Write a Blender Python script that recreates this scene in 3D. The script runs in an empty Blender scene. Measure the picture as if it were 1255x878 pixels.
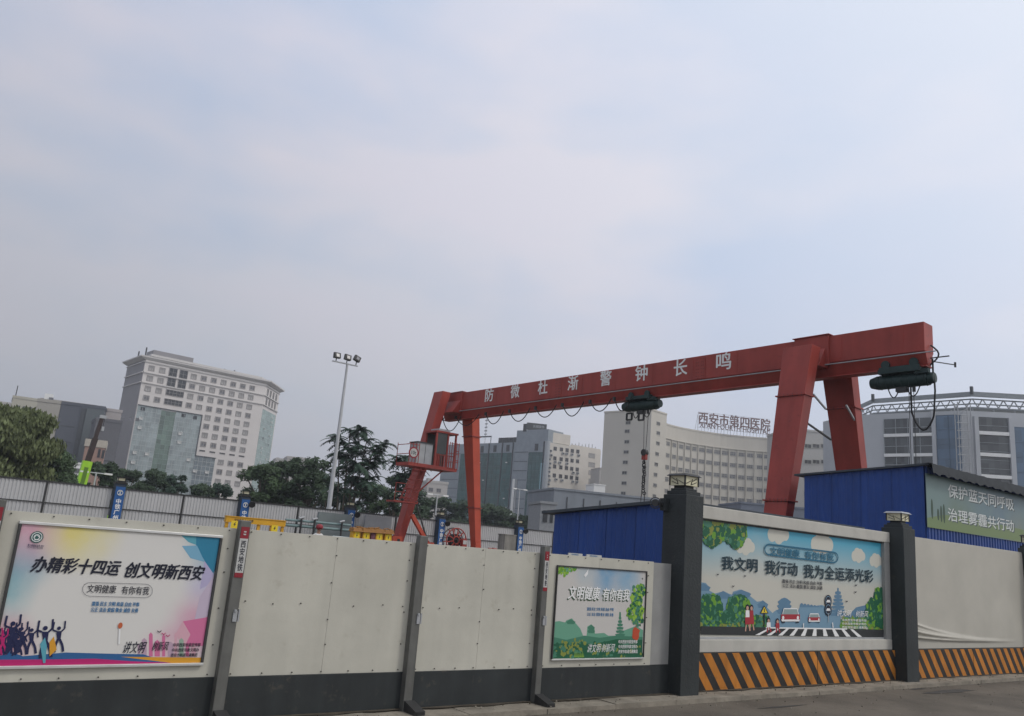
import bpy, bmesh, math, random
from math import sin, cos, pi, radians, hypot, atan2, sqrt
from mathutils import Vector, Matrix
random.seed(7)
D_ = bpy.data
SC = bpy.context.scene
COL = SC.collection

# ------------------------------------------------------------------ camera
# world: +X runs along the street hoarding, +Y goes away across the site, metres
CAM = Vector((0, 0, 1.6))
CX = Vector((0.78812, -0.61015, 0.08162)).normalized()
PITCH, ROLL, AZ = radians(13.075), radians(4.682), radians(53.322)
def _cam_axes():
    f = Vector((0, cos(PITCH), sin(PITCH))); u = Vector((0, -sin(PITCH), cos(PITCH))); x = Vector((1, 0, 0))
    X = x*cos(ROLL) + u*sin(ROLL); U = -x*sin(ROLL) + u*cos(ROLL)
    e1 = Vector((sin(AZ), cos(AZ), 0)); e2 = Vector((-cos(AZ), sin(AZ), 0)); e3 = Vector((0, 0, 1))
    T = lambda v: Vector((v.dot(e1), v.dot(e2), v.dot(e3)))
    return T(X), T(U), T(f)
AX, AU, AF = _cam_axes()
cd = D_.cameras.new('camera'); cam = D_.objects.new('camera', cd); COL.objects.link(cam)
m = Matrix((AX, AU, -AF)).transposed().to_4x4(); m.translation = CAM
cam.matrix_world = m
cd.sensor_width = 36; cd.lens = 36*1000/1255; cd.clip_end = 4000; cd.clip_start = 0.05
SC.camera = cam

# ------------------------------------------------------------------ light
SUN = Vector((0.45, -0.60, 0.80)).normalized()
W = D_.worlds.new('World'); SC.world = W; W.use_nodes = True
nt = W.node_tree; nt.nodes.clear()
def wn(t, **k):
    n = nt.nodes.new(t)
    for a, b in k.items(): setattr(n, a, b)
    return n
out = wn('ShaderNodeOutputWorld'); bg = wn('ShaderNodeBackground'); bg.inputs[1].default_value = 0.1
sky = wn('ShaderNodeTexSky', sky_type='NISHITA', sun_disc=False)
sky.sun_elevation = math.asin(SUN.z); sky.sun_rotation = atan2(SUN.x, SUN.y)
sky.air_density = 1.5; sky.dust_density = 4
tc = wn('ShaderNodeTexCoord')
mp = wn('ShaderNodeMapping'); mp.inputs['Scale'].default_value = (1, 1, 2.4)
nz = wn('ShaderNodeTexNoise'); nz.inputs['Scale'].default_value = 1.7; nz.inputs['Detail'].default_value = 4.5; nz.inputs['Roughness'].default_value = .5
nz2 = wn('ShaderNodeTexNoise'); nz2.inputs['Scale'].default_value = 3.4; nz2.inputs['Detail'].default_value = 3
r1 = wn('ShaderNodeValToRGB')       # cloud veil: grey-blue gaps to pale cloud
e = r1.color_ramp.elements; e[0].position = .40; e[0].color = (.82, .93, 1.20, 1); e[1].position = .60; e[1].color = (1.06, 1.07, 1.20, 1)
r2 = wn('ShaderNodeValToRGB')
e = r2.color_ramp.elements; e[0].position = .35; e[0].color = (.945, .985, 1.0, 1); e[1].position = .65; e[1].color = (1.045, 1.015, 1.015, 1)
mul = wn('ShaderNodeMix', data_type='RGBA', blend_type='MULTIPLY'); mul.inputs[0].default_value = 1
# broad brightening of the veil towards the sun's side of the sky
dot = wn('ShaderNodeVectorMath', operation='DOT_PRODUCT'); dot.inputs[1].default_value = SUN
mr = wn('ShaderNodeMapRange'); mr.inputs[1].default_value = -.5; mr.inputs[2].default_value = 1.0; mr.inputs[3].default_value = 4.15; mr.inputs[4].default_value = 10.7
mul2 = wn('ShaderNodeVectorMath', operation='SCALE')
mixs = wn('ShaderNodeMix', data_type='RGBA'); mixs.inputs[0].default_value = .93
# low dull haze band near the horizon
sep = wn('ShaderNodeSeparateXYZ'); hz = wn('ShaderNodeMapRange'); hz.inputs[1].default_value = 0.02; hz.inputs[2].default_value = .34; hz.inputs[3].default_value = .8; hz.inputs[4].default_value = 0
hmix = wn('ShaderNodeMix', data_type='RGBA'); hmix.inputs[7].default_value = (.96, .995, 1.10, 1)
wh = wn('ShaderNodeMix', data_type='RGBA'); wh.inputs[7].default_value = (1.02, 1.04, 1.09, 1); whr = wn('ShaderNodeMapRange'); whr.inputs[1].default_value = .05; whr.inputs[2].default_value = .7; whr.inputs[3].default_value = 0; whr.inputs[4].default_value = .8
L = nt.links.new
L(tc.outputs['Generated'], mp.inputs[0]); L(mp.outputs[0], nz.inputs[0]); L(mp.outputs[0], nz2.inputs[0])
L(nz.outputs[0], r1.inputs[0]); L(nz2.outputs[0], r2.inputs[0])
L(r1.outputs[0], mul.inputs[6]); L(r2.outputs[0], mul.inputs[7])
L(tc.outputs['Generated'], sep.inputs[0]); L(sep.outputs[2], hz.inputs[0]); L(hz.outputs[0], hmix.inputs[0]); L(mul.outputs[2], hmix.inputs[6])
L(tc.outputs['Generated'], dot.inputs[0]); L(dot.outputs['Value'], mr.inputs[0])
L(dot.outputs['Value'], whr.inputs[0]); L(whr.outputs[0], wh.inputs[0]); L(hmix.outputs[2], wh.inputs[6]); L(wh.outputs[2], mul2.inputs[0]); L(mr.outputs[0], mul2.inputs['Scale'])
L(sky.outputs[0], mixs.inputs[6]); L(mul2.outputs[0], mixs.inputs[7])
L(mixs.outputs[2], bg.inputs[0]); L(bg.outputs[0], out.inputs[0])
sl = D_.lights.new('sun', 'SUN'); sl.energy = 1.0; sl.angle = radians(12); sl.color = (1, .95, .87)
so = D_.objects.new('sun', sl); COL.objects.link(so); so.rotation_euler = SUN.to_track_quat('Z', 'Y').to_euler()
SC.view_settings.view_transform = 'Standard'; SC.view_settings.look = 'None'
SC.view_settings.exposure = 0; SC.view_settings.gamma = 1
SC.render.engine = 'CYCLES'; SC.cycles.max_bounces = 6; SC.cycles.volume_bounces = 0

# ------------------------------------------------------------------ helpers
def ray(px, py): return AX*((px-627.5)/1000) - AU*((py-439)/1000) + AF     # photo pixel -> direction
def hit(px, py, P, az):                 # on the vertical plane through P running at angle az
    d = ray(px, py); n = Vector((-sin(az), cos(az), 0)); P = Vector((P[0], P[1], 0))
    return CAM + d*((P-CAM).dot(n)/d.dot(n))
def at(px, py, dist):
    d = ray(px, py); return CAM + d*(dist/hypot(d.x, d.y))
def onz(px, py, z): d = ray(px, py); return CAM + d*((z-CAM.z)/d.z)

MATS = {}
def M(name, col=(.5, .5, .5), rough=.75, metal=0, var=.12, scale=3., bump=0., bscale=None, streak=0, spec=.35, emit=0, trans=0, spots=0, scol=(.10, .085, .065)):
    if name in MATS: return MATS[name]
    m = D_.materials.new(name); m.use_nodes = True; t = m.node_tree; b = t.nodes['Principled BSDF']
    b.inputs['Base Color'].default_value = (*col, 1); b.inputs['Roughness'].default_value = rough; b.inputs['Metallic'].default_value = metal
    b.inputs['Specular IOR Level'].default_value = spec
    if trans: b.inputs['Transmission Weight'].default_value = trans
    if emit: b.inputs['Emission Color'].default_value = (*col, 1); b.inputs['Emission Strength'].default_value = emit
    if var or bump:
        c = t.nodes.new('ShaderNodeTexCoord'); n = t.nodes.new('ShaderNodeTexNoise')
        n.inputs['Scale'].default_value = scale; n.inputs['Detail'].default_value = 6; n.inputs['Roughness'].default_value = .6
        src = c.outputs['Object']
        t.links.new(src, n.inputs[0])
        fac = n.outputs[0]
        if streak:       # vertical run-down stains
            mp = t.nodes.new('ShaderNodeMapping'); mp.inputs['Scale'].default_value = (1, 1, .07); t.links.new(src, mp.inputs[0])
            n2 = t.nodes.new('ShaderNodeTexNoise'); n2.inputs['Scale'].default_value = scale*2.5; n2.inputs['Detail'].default_value = 4
            t.links.new(mp.outputs[0], n2.inputs[0])
            mx = t.nodes.new('ShaderNodeMath'); mx.operation = 'MULTIPLY_ADD'; t.links.new(n2.outputs[0], mx.inputs[0]); mx.inputs[1].default_value = streak
            m2 = t.nodes.new('ShaderNodeMath'); m2.operation = 'MULTIPLY'; t.links.new(fac, m2.inputs[0]); m2.inputs[1].default_value = 1-streak
            t.links.new(m2.outputs[0], mx.inputs[2]); fac = mx.outputs[0]
        r = t.nodes.new('ShaderNodeValToRGB'); e = r.color_ramp.elements
        e[0].position = .32; e[1].position = .68
        e[0].color = (*[max(0, x*(1-var)) for x in col], 1); e[1].color = (*[min(1, x*(1+var)) for x in col], 1)
        t.links.new(fac, r.inputs[0]); res = r.outputs[0]
        if spots:        # splashes, scuffs and tape marks with a shape of their own
            for sc_, lo_, k_, mz in ((5.5, .60, spots, 1), (17, .64, spots*.8, .35)):
                mp2 = t.nodes.new('ShaderNodeMapping'); mp2.inputs['Scale'].default_value = (1, 1, mz); mp2.inputs['Location'].default_value = (sc_, 3, 1); t.links.new(src, mp2.inputs[0])
                n5 = t.nodes.new('ShaderNodeTexNoise'); n5.inputs['Scale'].default_value = sc_; n5.inputs['Detail'].default_value = 8; n5.inputs['Roughness'].default_value = .7; t.links.new(mp2.outputs[0], n5.inputs[0])
                mr5 = t.nodes.new('ShaderNodeMapRange'); mr5.inputs[1].default_value = lo_; mr5.inputs[2].default_value = lo_+.08; mr5.inputs[4].default_value = k_; t.links.new(n5.outputs[0], mr5.inputs[0])
                mx5 = t.nodes.new('ShaderNodeMix'); mx5.data_type = 'RGBA'; t.links.new(mr5.outputs[0], mx5.inputs[0]); t.links.new(res, mx5.inputs[6]); mx5.inputs[7].default_value = (*scol, 1); res = mx5.outputs[2]
        t.links.new(res, b.inputs['Base Color'])
        if bump:
            bp = t.nodes.new('ShaderNodeBump'); bp.inputs['Strength'].default_value = bump; bp.inputs['Distance'].default_value = .02
            n3 = t.nodes.new('ShaderNodeTexNoise'); n3.inputs['Scale'].default_value = bscale or scale*6; n3.inputs['Detail'].default_value = 5
            t.links.new(src, n3.inputs[0]); t.links.new(n3.outputs[0], bp.inputs['Height']); t.links.new(bp.outputs[0], b.inputs['Normal'])
    MATS[name] = m
    return m

class Fr:
    """a vertical plane: origin, u = horizontal along, n = outward normal"""
    def __init__(s, A, B, face=None):
        s.o = Vector((A[0], A[1], 0)); B = Vector((B[0], B[1], 0)); s.u = (B-s.o); s.len = s.u.length; s.u.normalize()
        s.az = atan2(s.u.y, s.u.x); s.n = Vector((s.u.y, -s.u.x, 0))
        if face is not None and s.n.dot(Vector(face)) < 0: s.n = -s.n
        if face is None and s.n.dot(-s.o) < 0: s.n = -s.n
    def P(s, u, z, d=0): v = s.o + s.u*u + s.n*d; return Vector((v.x, v.y, z))
    def px(s, x, y): p = hit(x, y, s.o, s.az); return ((p-s.o).dot(s.u), p.z)

class MB:
    def __init__(s): s.v = []; s.f = []; s.mi = []; s.mats = []; s.sm = []
    def _m(s, m):
        if m not in s.mats: s.mats.append(m)
        return s.mats.index(m)
    def add(s, vs, fs, m, smooth=False):
        b = len(s.v); s.v += [Vector(v) for v in vs]; i = s._m(m)
        for f in fs: s.f.append([b+k for k in f]); s.mi.append(i); s.sm.append(smooth)
        return s
    def hexa(s, p, m):     # 8 points, bottom 4 then top 4
        return s.add(p, [(0, 3, 2, 1), (4, 5, 6, 7), (0, 1, 5, 4), (1, 2, 6, 5), (2, 3, 7, 6), (3, 0, 4, 7)], m)
    def box(s, x0, x1, y0, y1, z0, z1, m): return s.hexa([(x0, y0, z0), (x1, y0, z0), (x1, y1, z0), (x0, y1, z0), (x0, y0, z1), (x1, y0, z1), (x1, y1, z1), (x0, y1, z1)], m)
    def fbox(s, F, u0, u1, z0, z1, d0, d1, m):
        P = F.P; return s.hexa([P(u0, z0, d1), P(u1, z0, d1), P(u1, z0, d0), P(u0, z0, d0), P(u0, z1, d1), P(u1, z1, d1), P(u1, z1, d0), P(u0, z1, d0)], m)
    def prism(s, pts, z0, z1, m, mt=None):
        n = len(pts); vs = [(p[0], p[1], z0) for p in pts]+[(p[0], p[1], z1) for p in pts]
        s.add(vs, [(i, (i+1) % n, n+(i+1) % n, n+i) for i in range(n)], m)
        s.add(vs[n:], [tuple(range(n))], mt or m); s.add(vs[:n], [tuple(range(n-1, -1, -1))], m)
        return s
    def tube(s, p0, p1, r, m, n=8, r1=None, smooth=True):
        p0, p1 = Vector(p0), Vector(p1); r1 = r if r1 is None else r1; d = (p1-p0).normalized()
        a = d.orthogonal().normalized(); b = d.cross(a); vs = []
        for p, q in ((p0, r), (p1, r1)): vs += [p+(a*cos(2*pi*k/n)+b*sin(2*pi*k/n))*q for k in range(n)]
        s.add(vs, [(k, (k+1) % n, n+(k+1) % n, n+k) for k in range(n)], m, smooth)
        s.add(vs, [tuple(range(n-1, -1, -1)), tuple(range(n, 2*n))], m)
        return s
    def path(s, pts, r, m, n=6):
        for a, b in zip(pts, pts[1:]): s.tube(a, b, r, m, n)
        return s
    def bar(s, p0, p1, w, h, m, up=(0, 0, 1)):      # rectangular bar: w across, h along 'up'
        p0, p1 = Vector(p0), Vector(p1); d = (p1-p0).normalized(); up = Vector(up)
        a = d.cross(up).normalized()*w/2; b = a.cross(d).normalized()*h/2
        return s.hexa([p0-a-b, p0+a-b, p1+a-b, p1-a-b, p0-a+b, p0+a+b, p1+a+b, p1-a+b], m)
    def ring(s, c, ax, R, r, m, n=24, k=6):
        c = Vector(c); ax = Vector(ax).normalized(); a = ax.orthogonal().normalized(); b = ax.cross(a); vs = []
        for i in range(n):
            t = 2*pi*i/n; q = a*cos(t)+b*sin(t)
            for j in range(k): u = 2*pi*j/k; vs.append(c+q*(R+r*cos(u))+ax*r*sin(u))
        s.add(vs, [(i*k+j, i*k+(j+1) % k, ((i+1) % n)*k+(j+1) % k, ((i+1) % n)*k+j) for i in range(n) for j in range(k)], m, True); return s
    def ball(s, c, r, m, n=12, k=8, sc=(1, 1, 1)):
        c = Vector(c); vs = [];
        for j in range(k+1):
            t = pi*j/k
            for i in range(n): u = 2*pi*i/n; vs.append((c.x+r*sc[0]*sin(t)*cos(u), c.y+r*sc[1]*sin(t)*sin(u), c.z+r*sc[2]*cos(t)))
        s.add(vs, [(j*n+i, j*n+(i+1) % n, (j+1)*n+(i+1) % n, (j+1)*n+i) for j in range(k) for i in range(n)], m, True); return s
    def poly(s, pts, m): return s.add(pts, [tuple(range(len(pts)))], m)
    def build(s, name, parent=None, kind=None, label=None, bevel=0):
        off = Vector(parent['_w']) if parent is not None else Vector((0, 0, 0))
        me = D_.meshes.new(name); me.from_pydata([v-off for v in s.v], [], s.f)
        for mt in s.mats: me.materials.append(mt)
        me.polygons.foreach_set('material_index', s.mi); me.polygons.foreach_set('use_smooth', s.sm); me.update()
        o = D_.objects.new(name, me); COL.objects.link(o); o['_w'] = tuple(off)
        if parent is not None: o.parent = parent
        if kind: o['kind'] = kind
        if label: o['label'] = label
        if bevel:
            b = o.modifiers.new('b', 'BEVEL'); b.width = bevel; b.segments = 2; b.limit_method = 'ANGLE'
        return o
def tag(o, label, cat, group=None):
    o['label'] = label; o['category'] = cat
    if group: o['group'] = group
    return o
def thing(name, loc, label, cat, group=None):
    o = D_.objects.new(name, None); COL.objects.link(o); o.location = loc; o['_w'] = tuple(loc); o.empty_display_size = .2
    return tag(o, label, cat, group)
def inst(name, mesh, parent, loc, rz=0, scale=None):       # part sharing mesh data; loc in world
    o = D_.objects.new(name, mesh); COL.objects.link(o); o.parent = parent
    w = Vector(parent['_w']); o.location = Vector(loc)-w; o.rotation_euler = (0, 0, rz); o['_w'] = tuple(w)
    if scale: o.scale = scale
    return o
def text(name, s, F, u0, u1, z0, z1, d, mat, parent, shear=0, bold=0, sp=1.0, vertical=False, depth=0):
    """lettering fitted into the rectangle u0..u1, z0..z1 of frame F, d in front of it"""
    c = D_.curves.new('t', 'FONT'); c.size = 1; c.shear = shear; c.offset = 0; c.space_character = sp; c.resolution_u = 2
    c.body = '\n'.join(s) if vertical else s; c.align_x = 'CENTER' if vertical else 'LEFT'; c.space_line = 1.0; c.extrude = 0
    o = D_.objects.new('t', c); COL.objects.link(o)
    me = D_.meshes.new_from_object(o, depsgraph=bpy.context.evaluated_depsgraph_get()); D_.objects.remove(o)
    if not me.vertices: return None
    xs = [v.co.x for v in me.vertices]; ys = [v.co.y for v in me.vertices]
    ax, bx, ay, by = min(xs), max(xs), min(ys), max(ys)
    off = Vector(parent['_w']) if parent is not None else Vector((0, 0, 0))
    flip = F.u.cross(Vector((0, 0, 1))).dot(F.n) < 0
    for v in me.vertices:
        a = (v.co.x-ax)/(bx-ax); b = (v.co.y-ay)/(by-ay)
        v.co = F.P(u0+(u1-u0)*a, z0+(z1-z0)*b, d)-off
    if bold:          # heavier weight: the same flat glyphs printed again a hair to each side
        base = [v.co.copy() for v in me.vertices]; fcs = [tuple(p.vertices) for p in me.polygons]; n0 = len(base)
        h1 = (z1-z0)/(len(s) if vertical else 1)*bold*.72; V_ = []; F_ = []
        for k, (dx, dz) in enumerate(((1, 0), (-1, 0), (0, .7), (0, -.7))):
            V_ += [v+F.u*dx*h1+Vector((0, 0, dz*h1))+F.n*k*.00002 for v in base]; F_ += [tuple(i+k*n0 for i in f) for f in fcs]
        me = D_.meshes.new(name); me.from_pydata(V_, [], F_)
    if depth:
        bm = bmesh.new(); bm.from_mesh(me)
        r = bmesh.ops.extrude_face_region(bm, geom=bm.faces[:]); bmesh.ops.translate(bm, vec=F.n*depth, verts=[g for g in r['geom'] if isinstance(g, bmesh.types.BMVert)])
        bmesh.ops.recalc_face_normals(bm, faces=bm.faces[:]); bm.to_mesh(me); bm.free()
    me.materials.clear(); me.materials.append(mat)
    o = D_.objects.new(name, me); COL.objects.link(o); o['_w'] = tuple(off)
    if parent is not None: o.parent = parent
    return o

# ------------------------------------------------------------------ materials
cream = M('hoarding_cream', (.475, .46, .395), .55, var=.15, scale=1.3, streak=.4, bump=.35, bscale=2.2, spots=.28, scol=(.29, .26, .20))
cream2 = M('hoarding_cream_old', (.465, .45, .385), .6, var=.15, scale=1.8, streak=.4, bump=.35, bscale=2.4, spots=.25, scol=(.26, .22, .17))
darkband = M('dark_skirting_paint', (.024, .028, .029), .6, var=.3, scale=2.2, streak=.5, bump=.3, bscale=3, spots=.35)
greypanel = M('grey_return_sheet', (.28, .28, .27), .6, var=.1)
postgrey = M('galvanised_post', (.13, .13, .12), .5, metal=.3, var=.25, scale=6, streak=.5)
boltm = M('dark_bolt', (.03, .028, .025), .5, var=0)
pillarm = M('charcoal_pillar_render', (.027, .032, .033), .6, var=.22, scale=2.5, bump=.25, bscale=30, streak=.4, spots=.2)
black = M('black_metal', (.02, .02, .02), .5, var=0)
wallwhite = M('wall_white_render', (.46, .445, .40), .75, var=.12, scale=2, streak=.4, spots=.25, scol=(.25, .21, .16))
lampglass = M('opal_lantern_glass', (.62, .58, .40), .4, var=.1, scale=12)
redplate = M('plate_red', (.24, .02, .03), .5, var=.08)
whitepl = M('plate_white', (.45, .45, .43), .5, var=.05)
ink = M('print_dark_ink', (.012, .014, .028), .6, var=0)
craner = M('crane_red_paint', (.285, .044, .033), .48, var=.22, scale=1.2, streak=.5, bump=.12, bscale=3, spots=.4, scol=(.11, .03, .022))
cranero = M('crane_orange_red_paint', (.44, .068, .034), .5, var=.14, scale=1.5, streak=.3)
hoistm = M('hoist_dark_green', (.014, .034, .032), .45, var=.2)
steel = M('dark_steel', (.045, .045, .045), .45, metal=.3, var=.1)
palegrey = M('pale_grey_metal', (.35, .36, .37), .5, metal=.2, var=.1)
blueshed = M('shed_blue_sheet', (.011, .052, .23), .45, var=.22, scale=1.2, streak=.4, spec=.4)
corr = M('corrugated_white_sheet', (.46, .46, .46), .55, var=.07, scale=1, streak=.4)
bluep = M('pillar_blue_print', (.018, .09, .27), .55, var=.08)
white = M('white_paint', (.72, .72, .70), .55, var=.04)
yellow = M('yellow_paint', (.62, .33, .02), .5, var=.12)
yell2 = M('warning_yellow', (.75, .56, .03), .5, var=.05)

# ------------------------------------------------------------------ setting: ground, road
gm = M('site_ground_soil', (.13, .115, .095), .95, var=.25, scale=.25, bump=.3, bscale=3)
g = MB(); N = 24
def grid(mb, x0, x1, y0, y1, z, m, nx=1, ny=1):
    for i in range(nx):
        for j in range(ny):
            a, b = x0+(x1-x0)*i/nx, x0+(x1-x0)*(i+1)/nx; c, d = y0+(y1-y0)*j/ny, y0+(y1-y0)*(j+1)/ny
            mb.poly([(a, c, z), (b, c, z), (b, d, z), (a, d, z)], m)
grid(g, -500, 900, 7.25, 900, -.02, gm); g.build('ground', kind='structure')
asph = M('road_asphalt', (.115, .098, .078), .92, var=.28, scale=.9, bump=.6, bscale=70, spots=.45, scol=(.045, .038, .03))
g = MB(); g.box(-300, 500, -60, 6.925, -.30, -.055, asph); g.build('road', kind='structure')
conc = M('kerb_concrete', (.23, .205, .165), .88, var=.28, scale=3, bump=.5, bscale=25, spots=.5)
kr = thing('kerb', (0, 6.7, 0), 'pale concrete kerb strip between the road and the hoarding', 'kerb'); del kr['category']; kr['kind'] = 'structure'
for i in range(34):
    a = -6+i*1.0
    MB().box(a+.003, a+.997, 6.93+random.uniform(-.006, .006), 7.42, -.3, random.uniform(-.008, .004), conc).build('kerb_stone', kr)
g = MB(); footbrown = M('wall_foot_brown', (.07, .058, .042), .95, var=.4, scale=5, bump=.4, bscale=30)  # dark brown strip with an uneven edge along the wall foot
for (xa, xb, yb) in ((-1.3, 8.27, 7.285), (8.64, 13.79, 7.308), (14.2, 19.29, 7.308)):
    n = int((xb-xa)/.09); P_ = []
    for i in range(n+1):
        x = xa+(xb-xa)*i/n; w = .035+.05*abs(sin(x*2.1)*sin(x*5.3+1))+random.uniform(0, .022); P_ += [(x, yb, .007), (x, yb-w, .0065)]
    g.add(P_, [(2*i, 2*i+1, 2*i+3, 2*i+2) for i in range(n)], footbrown)
g.build('kerb_foot_strip', kind='structure')
g = MB()
for i in range(520):
    x = random.uniform(1, 20); y = random.choice((random.gauss(7.12, .06), random.gauss(6.86, .05), random.uniform(5.6, 6.9))); z = .006 if y > 6.93 else -.055; q_ = random.uniform(.003, .011)
    if y > 7.2: y = 7.2
    g.tube((x, y, z), (x+random.uniform(-.01, .01), y, z+q_), q_, random.choice((footbrown, conc)), 5, q_*.5)
g.build('road_grit', kind='stuff')
g = MB()                                        # thin oil/patch marks on the road
patch = M('road_patch_dark', (.045, .042, .038), .7, var=.2)
def blotch(cx, cy, rx, ry, z, m, n=22, j=.3):
    return [(cx+rx*cos(2*pi*k/n)*(1+random.uniform(-j, j)), cy+ry*sin(2*pi*k/n)*(1+random.uniform(-j, j)), z) for k in range(n)]
p = onz(1150, 849, -.07); g.poly(blotch(p.x+.3, p.y-.05, .8, .10, -.051, patch), patch)
p = onz(1125, 846, -.07); g.poly(blotch(p.x, p.y, .25, .04, -.051, patch), patch)
p = onz(960, 868, -.07); g.poly(blotch(p.x, p.y, .5, .03, -.051, patch), patch)
g.build('road_stain', kind='structure')

# ------------------------------------------------------------------ near hoarding
FY = 7.30
HF = Fr((0, FY), (1, FY), face=(0, -1, 0))       # u = X
def upx(x, y, Y=FY): p = hit(x, y, (0, Y), 0); return p.x, p.z
hoard = thing('hoarding_fence', (4, FY, 0), 'low cream metal hoarding with a black foot band and steel posts', 'fence')
postX = [.74, 2.62, 4.46, 6.09]
TOPZ = 1.575; BANDZ = .34
def sheet(x0, x1, z0, z1, mat, nm='sheet_panel'):
    mb = MB(); mb.box(x0+.0008, x1-.0008, FY, FY+.03, z0, z1, mat); return mb.build(nm, hoard, bevel=.0012)
bays = [(-1.3, .74), (.74, 2.62), (2.62, 4.46), (4.46, 6.09), (6.09, 7.93)]
bolts = MB()
for bi, (a, b) in enumerate(bays):
    mid = (a+b)/2 + random.uniform(-.04, .04)
    if bi == 4:
        sheet(a, mid, BANDZ, TOPZ, cream2); sheet(mid, b, BANDZ, TOPZ, cream2)
    elif bi in (2, 3):
        sheet(a, mid, BANDZ, TOPZ, cream); sheet(mid, b, BANDZ, TOPZ, cream)
    else: sheet(a, b, BANDZ, TOPZ, cream)
    mb = MB(); mb.box(a+.003, b-.003, FY-.012, FY+.03, -.1, BANDZ, darkband); mb.build('foot_band', hoard, bevel=.004)
    def bolt(x, z): bolts.tube((x, FY+.001, z), (x, FY-.012, z), .0056, boltm, 6)
    n = 7
    for k in range(n):
        x = a+.1+(b-a-.2)*k/(n-1)+random.uniform(-.02, .02)
        bolt(x, TOPZ-.02); bolt(x, BANDZ+.022)
    if bi in (2, 3):
        for k in range(n):
            if k != 3: bolt(a+.1+(b-a-.2)*k/(n-1)+random.uniform(-.03, .03), .955+random.uniform(-.01, .01))
        for z in (.6, .82, 1.15, 1.4): bolt(mid+random.uniform(-.012, .012), z)
    for z in (.6, .9, 1.2, 1.4): bolt(b-.1, z)
for z in (1.36, 1.27, 1.04, .7): bolts.tube((7.72, FY+.001, z), (7.72, FY-.012, z), .012, boltm, 6)
bolts.build('bolts', hoard, kind='stuff')
MB().box(7.934, 8.30, FY+.02, FY+.05, BANDZ, TOPZ-.01, greypanel).build('return_panel', hoard, label='grey narrow end sheet of the hoarding')
MB().box(7.934, 8.30, FY+.015, FY+.05, -.1, BANDZ-.003, darkband).build('foot_band', hoard)
rail = MB(); rail.box(-1.3, 7.93, FY+.032, FY+.07, TOPZ-.07, TOPZ-.02, steel); rail.box(-1.3, 7.93, FY+.032, FY+.07, .9, .95, steel); rail.build('back_rail', hoard)
PF = Fr((0, 7.215), (1, 7.215), face=(0, -1, 0))
for i, x in enumerate(postX):
    w = .048 if i != 3 else .04
    pm = MB(); pm.box(x-w, x+w, 7.215, FY-.004, -.08, TOPZ+.075, postgrey); po = pm.build('post', hoard, bevel=.006)
    ft = MB(); ft.hexa([(x-.045, 7.0, -.05), (x+.075, 7.0, -.05), (x+.075, 7.212, -.05), (x-.045, 7.212, -.05), (x-.04, 7.0, .03), (x+.07, 7.0, .03), (x+.07, 7.212, .09), (x-.04, 7.212, .09)], steel)
    ft.box(x-.03, x+.06, 6.992, 6.999, -.03, .022, black); ft.build('foot', po)
    h = MB(); h.box(x+w+.001, x+w+.014, 7.21, 7.25, .80, .90, palegrey); h.tube((x+w-.03, 7.195, .89), (x+w-.03, 7.214, .89), .012, palegrey, 10); h.box(x+w-.045, x+w-.01, 7.203, 7.214, .80, .885, palegrey)
    h.build('latch', po)
    if i != 2:
        a, b = x-w+.012, x+w-.012; z1 = TOPZ+.02
        pl = MB(); z = z1
        for dz, mt in ((.10, redplate), (.29, whitepl), (.04, redplate)): pl.box(a, b, 7.209, 7.2135, z-dz, z, mt); z -= dz
        pn = pl.build('name_plate', po)
        t = ''
        text('lettering', '西安地铁', PF, a+.014, b-.014, z1-.375, z1-.12, .0075, ink, po, vertical=True, bold=.02)
        lg = MB()
        lg.box(a+.02, b-.02, 7.2, 7.2, z1-.152, z1-.118, redplate) if False else None
        for k in range(2): lg.box(a+.025, b-.025, 7.2062, 7.2086, z1-.07+k*.022, z1-.058+k*.022, whitepl)
        lg.build('emblem', po)

# ------------------------------------------------------------------ pillars and tall wall
def lantern(mb_f, parent, cx, cy, z, s=.15, h=.12, lift=.0):
    """square lantern: base, four opal panes, corner bars with a branch tracery, flat roof"""
    fm = MB(); fm.box(cx-s*.62, cx+s*.62, cy-s*.62, cy+s*.62, z, z+.035, black)
    for a in (-1, 1):
        for b in (-1, 1): fm.box(cx+a*s*.9-.009, cx+a*s*.9+.009, cy+b*s*.9-.009, cy+b*s*.9+.009, z+.035, z+.035+h, black)
    for d in (-1, 1):
        for (p, q) in (((-.75, .2), (-.1, .55)), ((-.1, .1), (.1, .75)), ((.1, .5), (.7, .85)), ((0, .15), (.65, .45))):
            Z = lambda t: z+.035+h*t
            fm.bar((cx+s*p[0], cy+d*s*.915, Z(p[1])), (cx+s*q[0], cy+d*s*.915, Z(q[1])), .006, .009, black, up=(0, 1, 0))
            fm.bar((cx+d*s*.915, cy+s*p[0], Z(p[1])), (cx+d*s*.915, cy+s*q[0], Z(q[1])), .006, .009, black, up=(1, 0, 0))
    fo = fm.build('lantern_frame', parent)
    for (dx, dy) in ((1, 0), (-1, 0), (0, 1), (0, -1)):
        gl = MB(); X, Y = cx+dx*s*.86, cy+dy*s*.86; w = s*.84
        gl.box(X-(w if dy else .004), X+(w if dy else .004), Y-(w if dx else .004), Y+(w if dx else .004), z+.036, z+.034+h, lampglass)
        gl.build('lantern_pane', fo)
    rf = MB(); zt = z+.036+h
    rf.hexa([(cx-s*1.15, cy-s*1.15, zt), (cx+s*1.15, cy-s*1.15, zt), (cx+s*1.15, cy+s*1.15, zt), (cx-s*1.15, cy+s*1.15, zt), (cx-s*.9, cy-s*.9, zt+.03), (cx+s*.9, cy-s*.9, zt+.03), (cx+s*.9, cy+s*.9, zt+.03), (cx-s*.9, cy+s*.9, zt+.03)], lift or black)
    rf.build('lantern_roof', fo)
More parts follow.
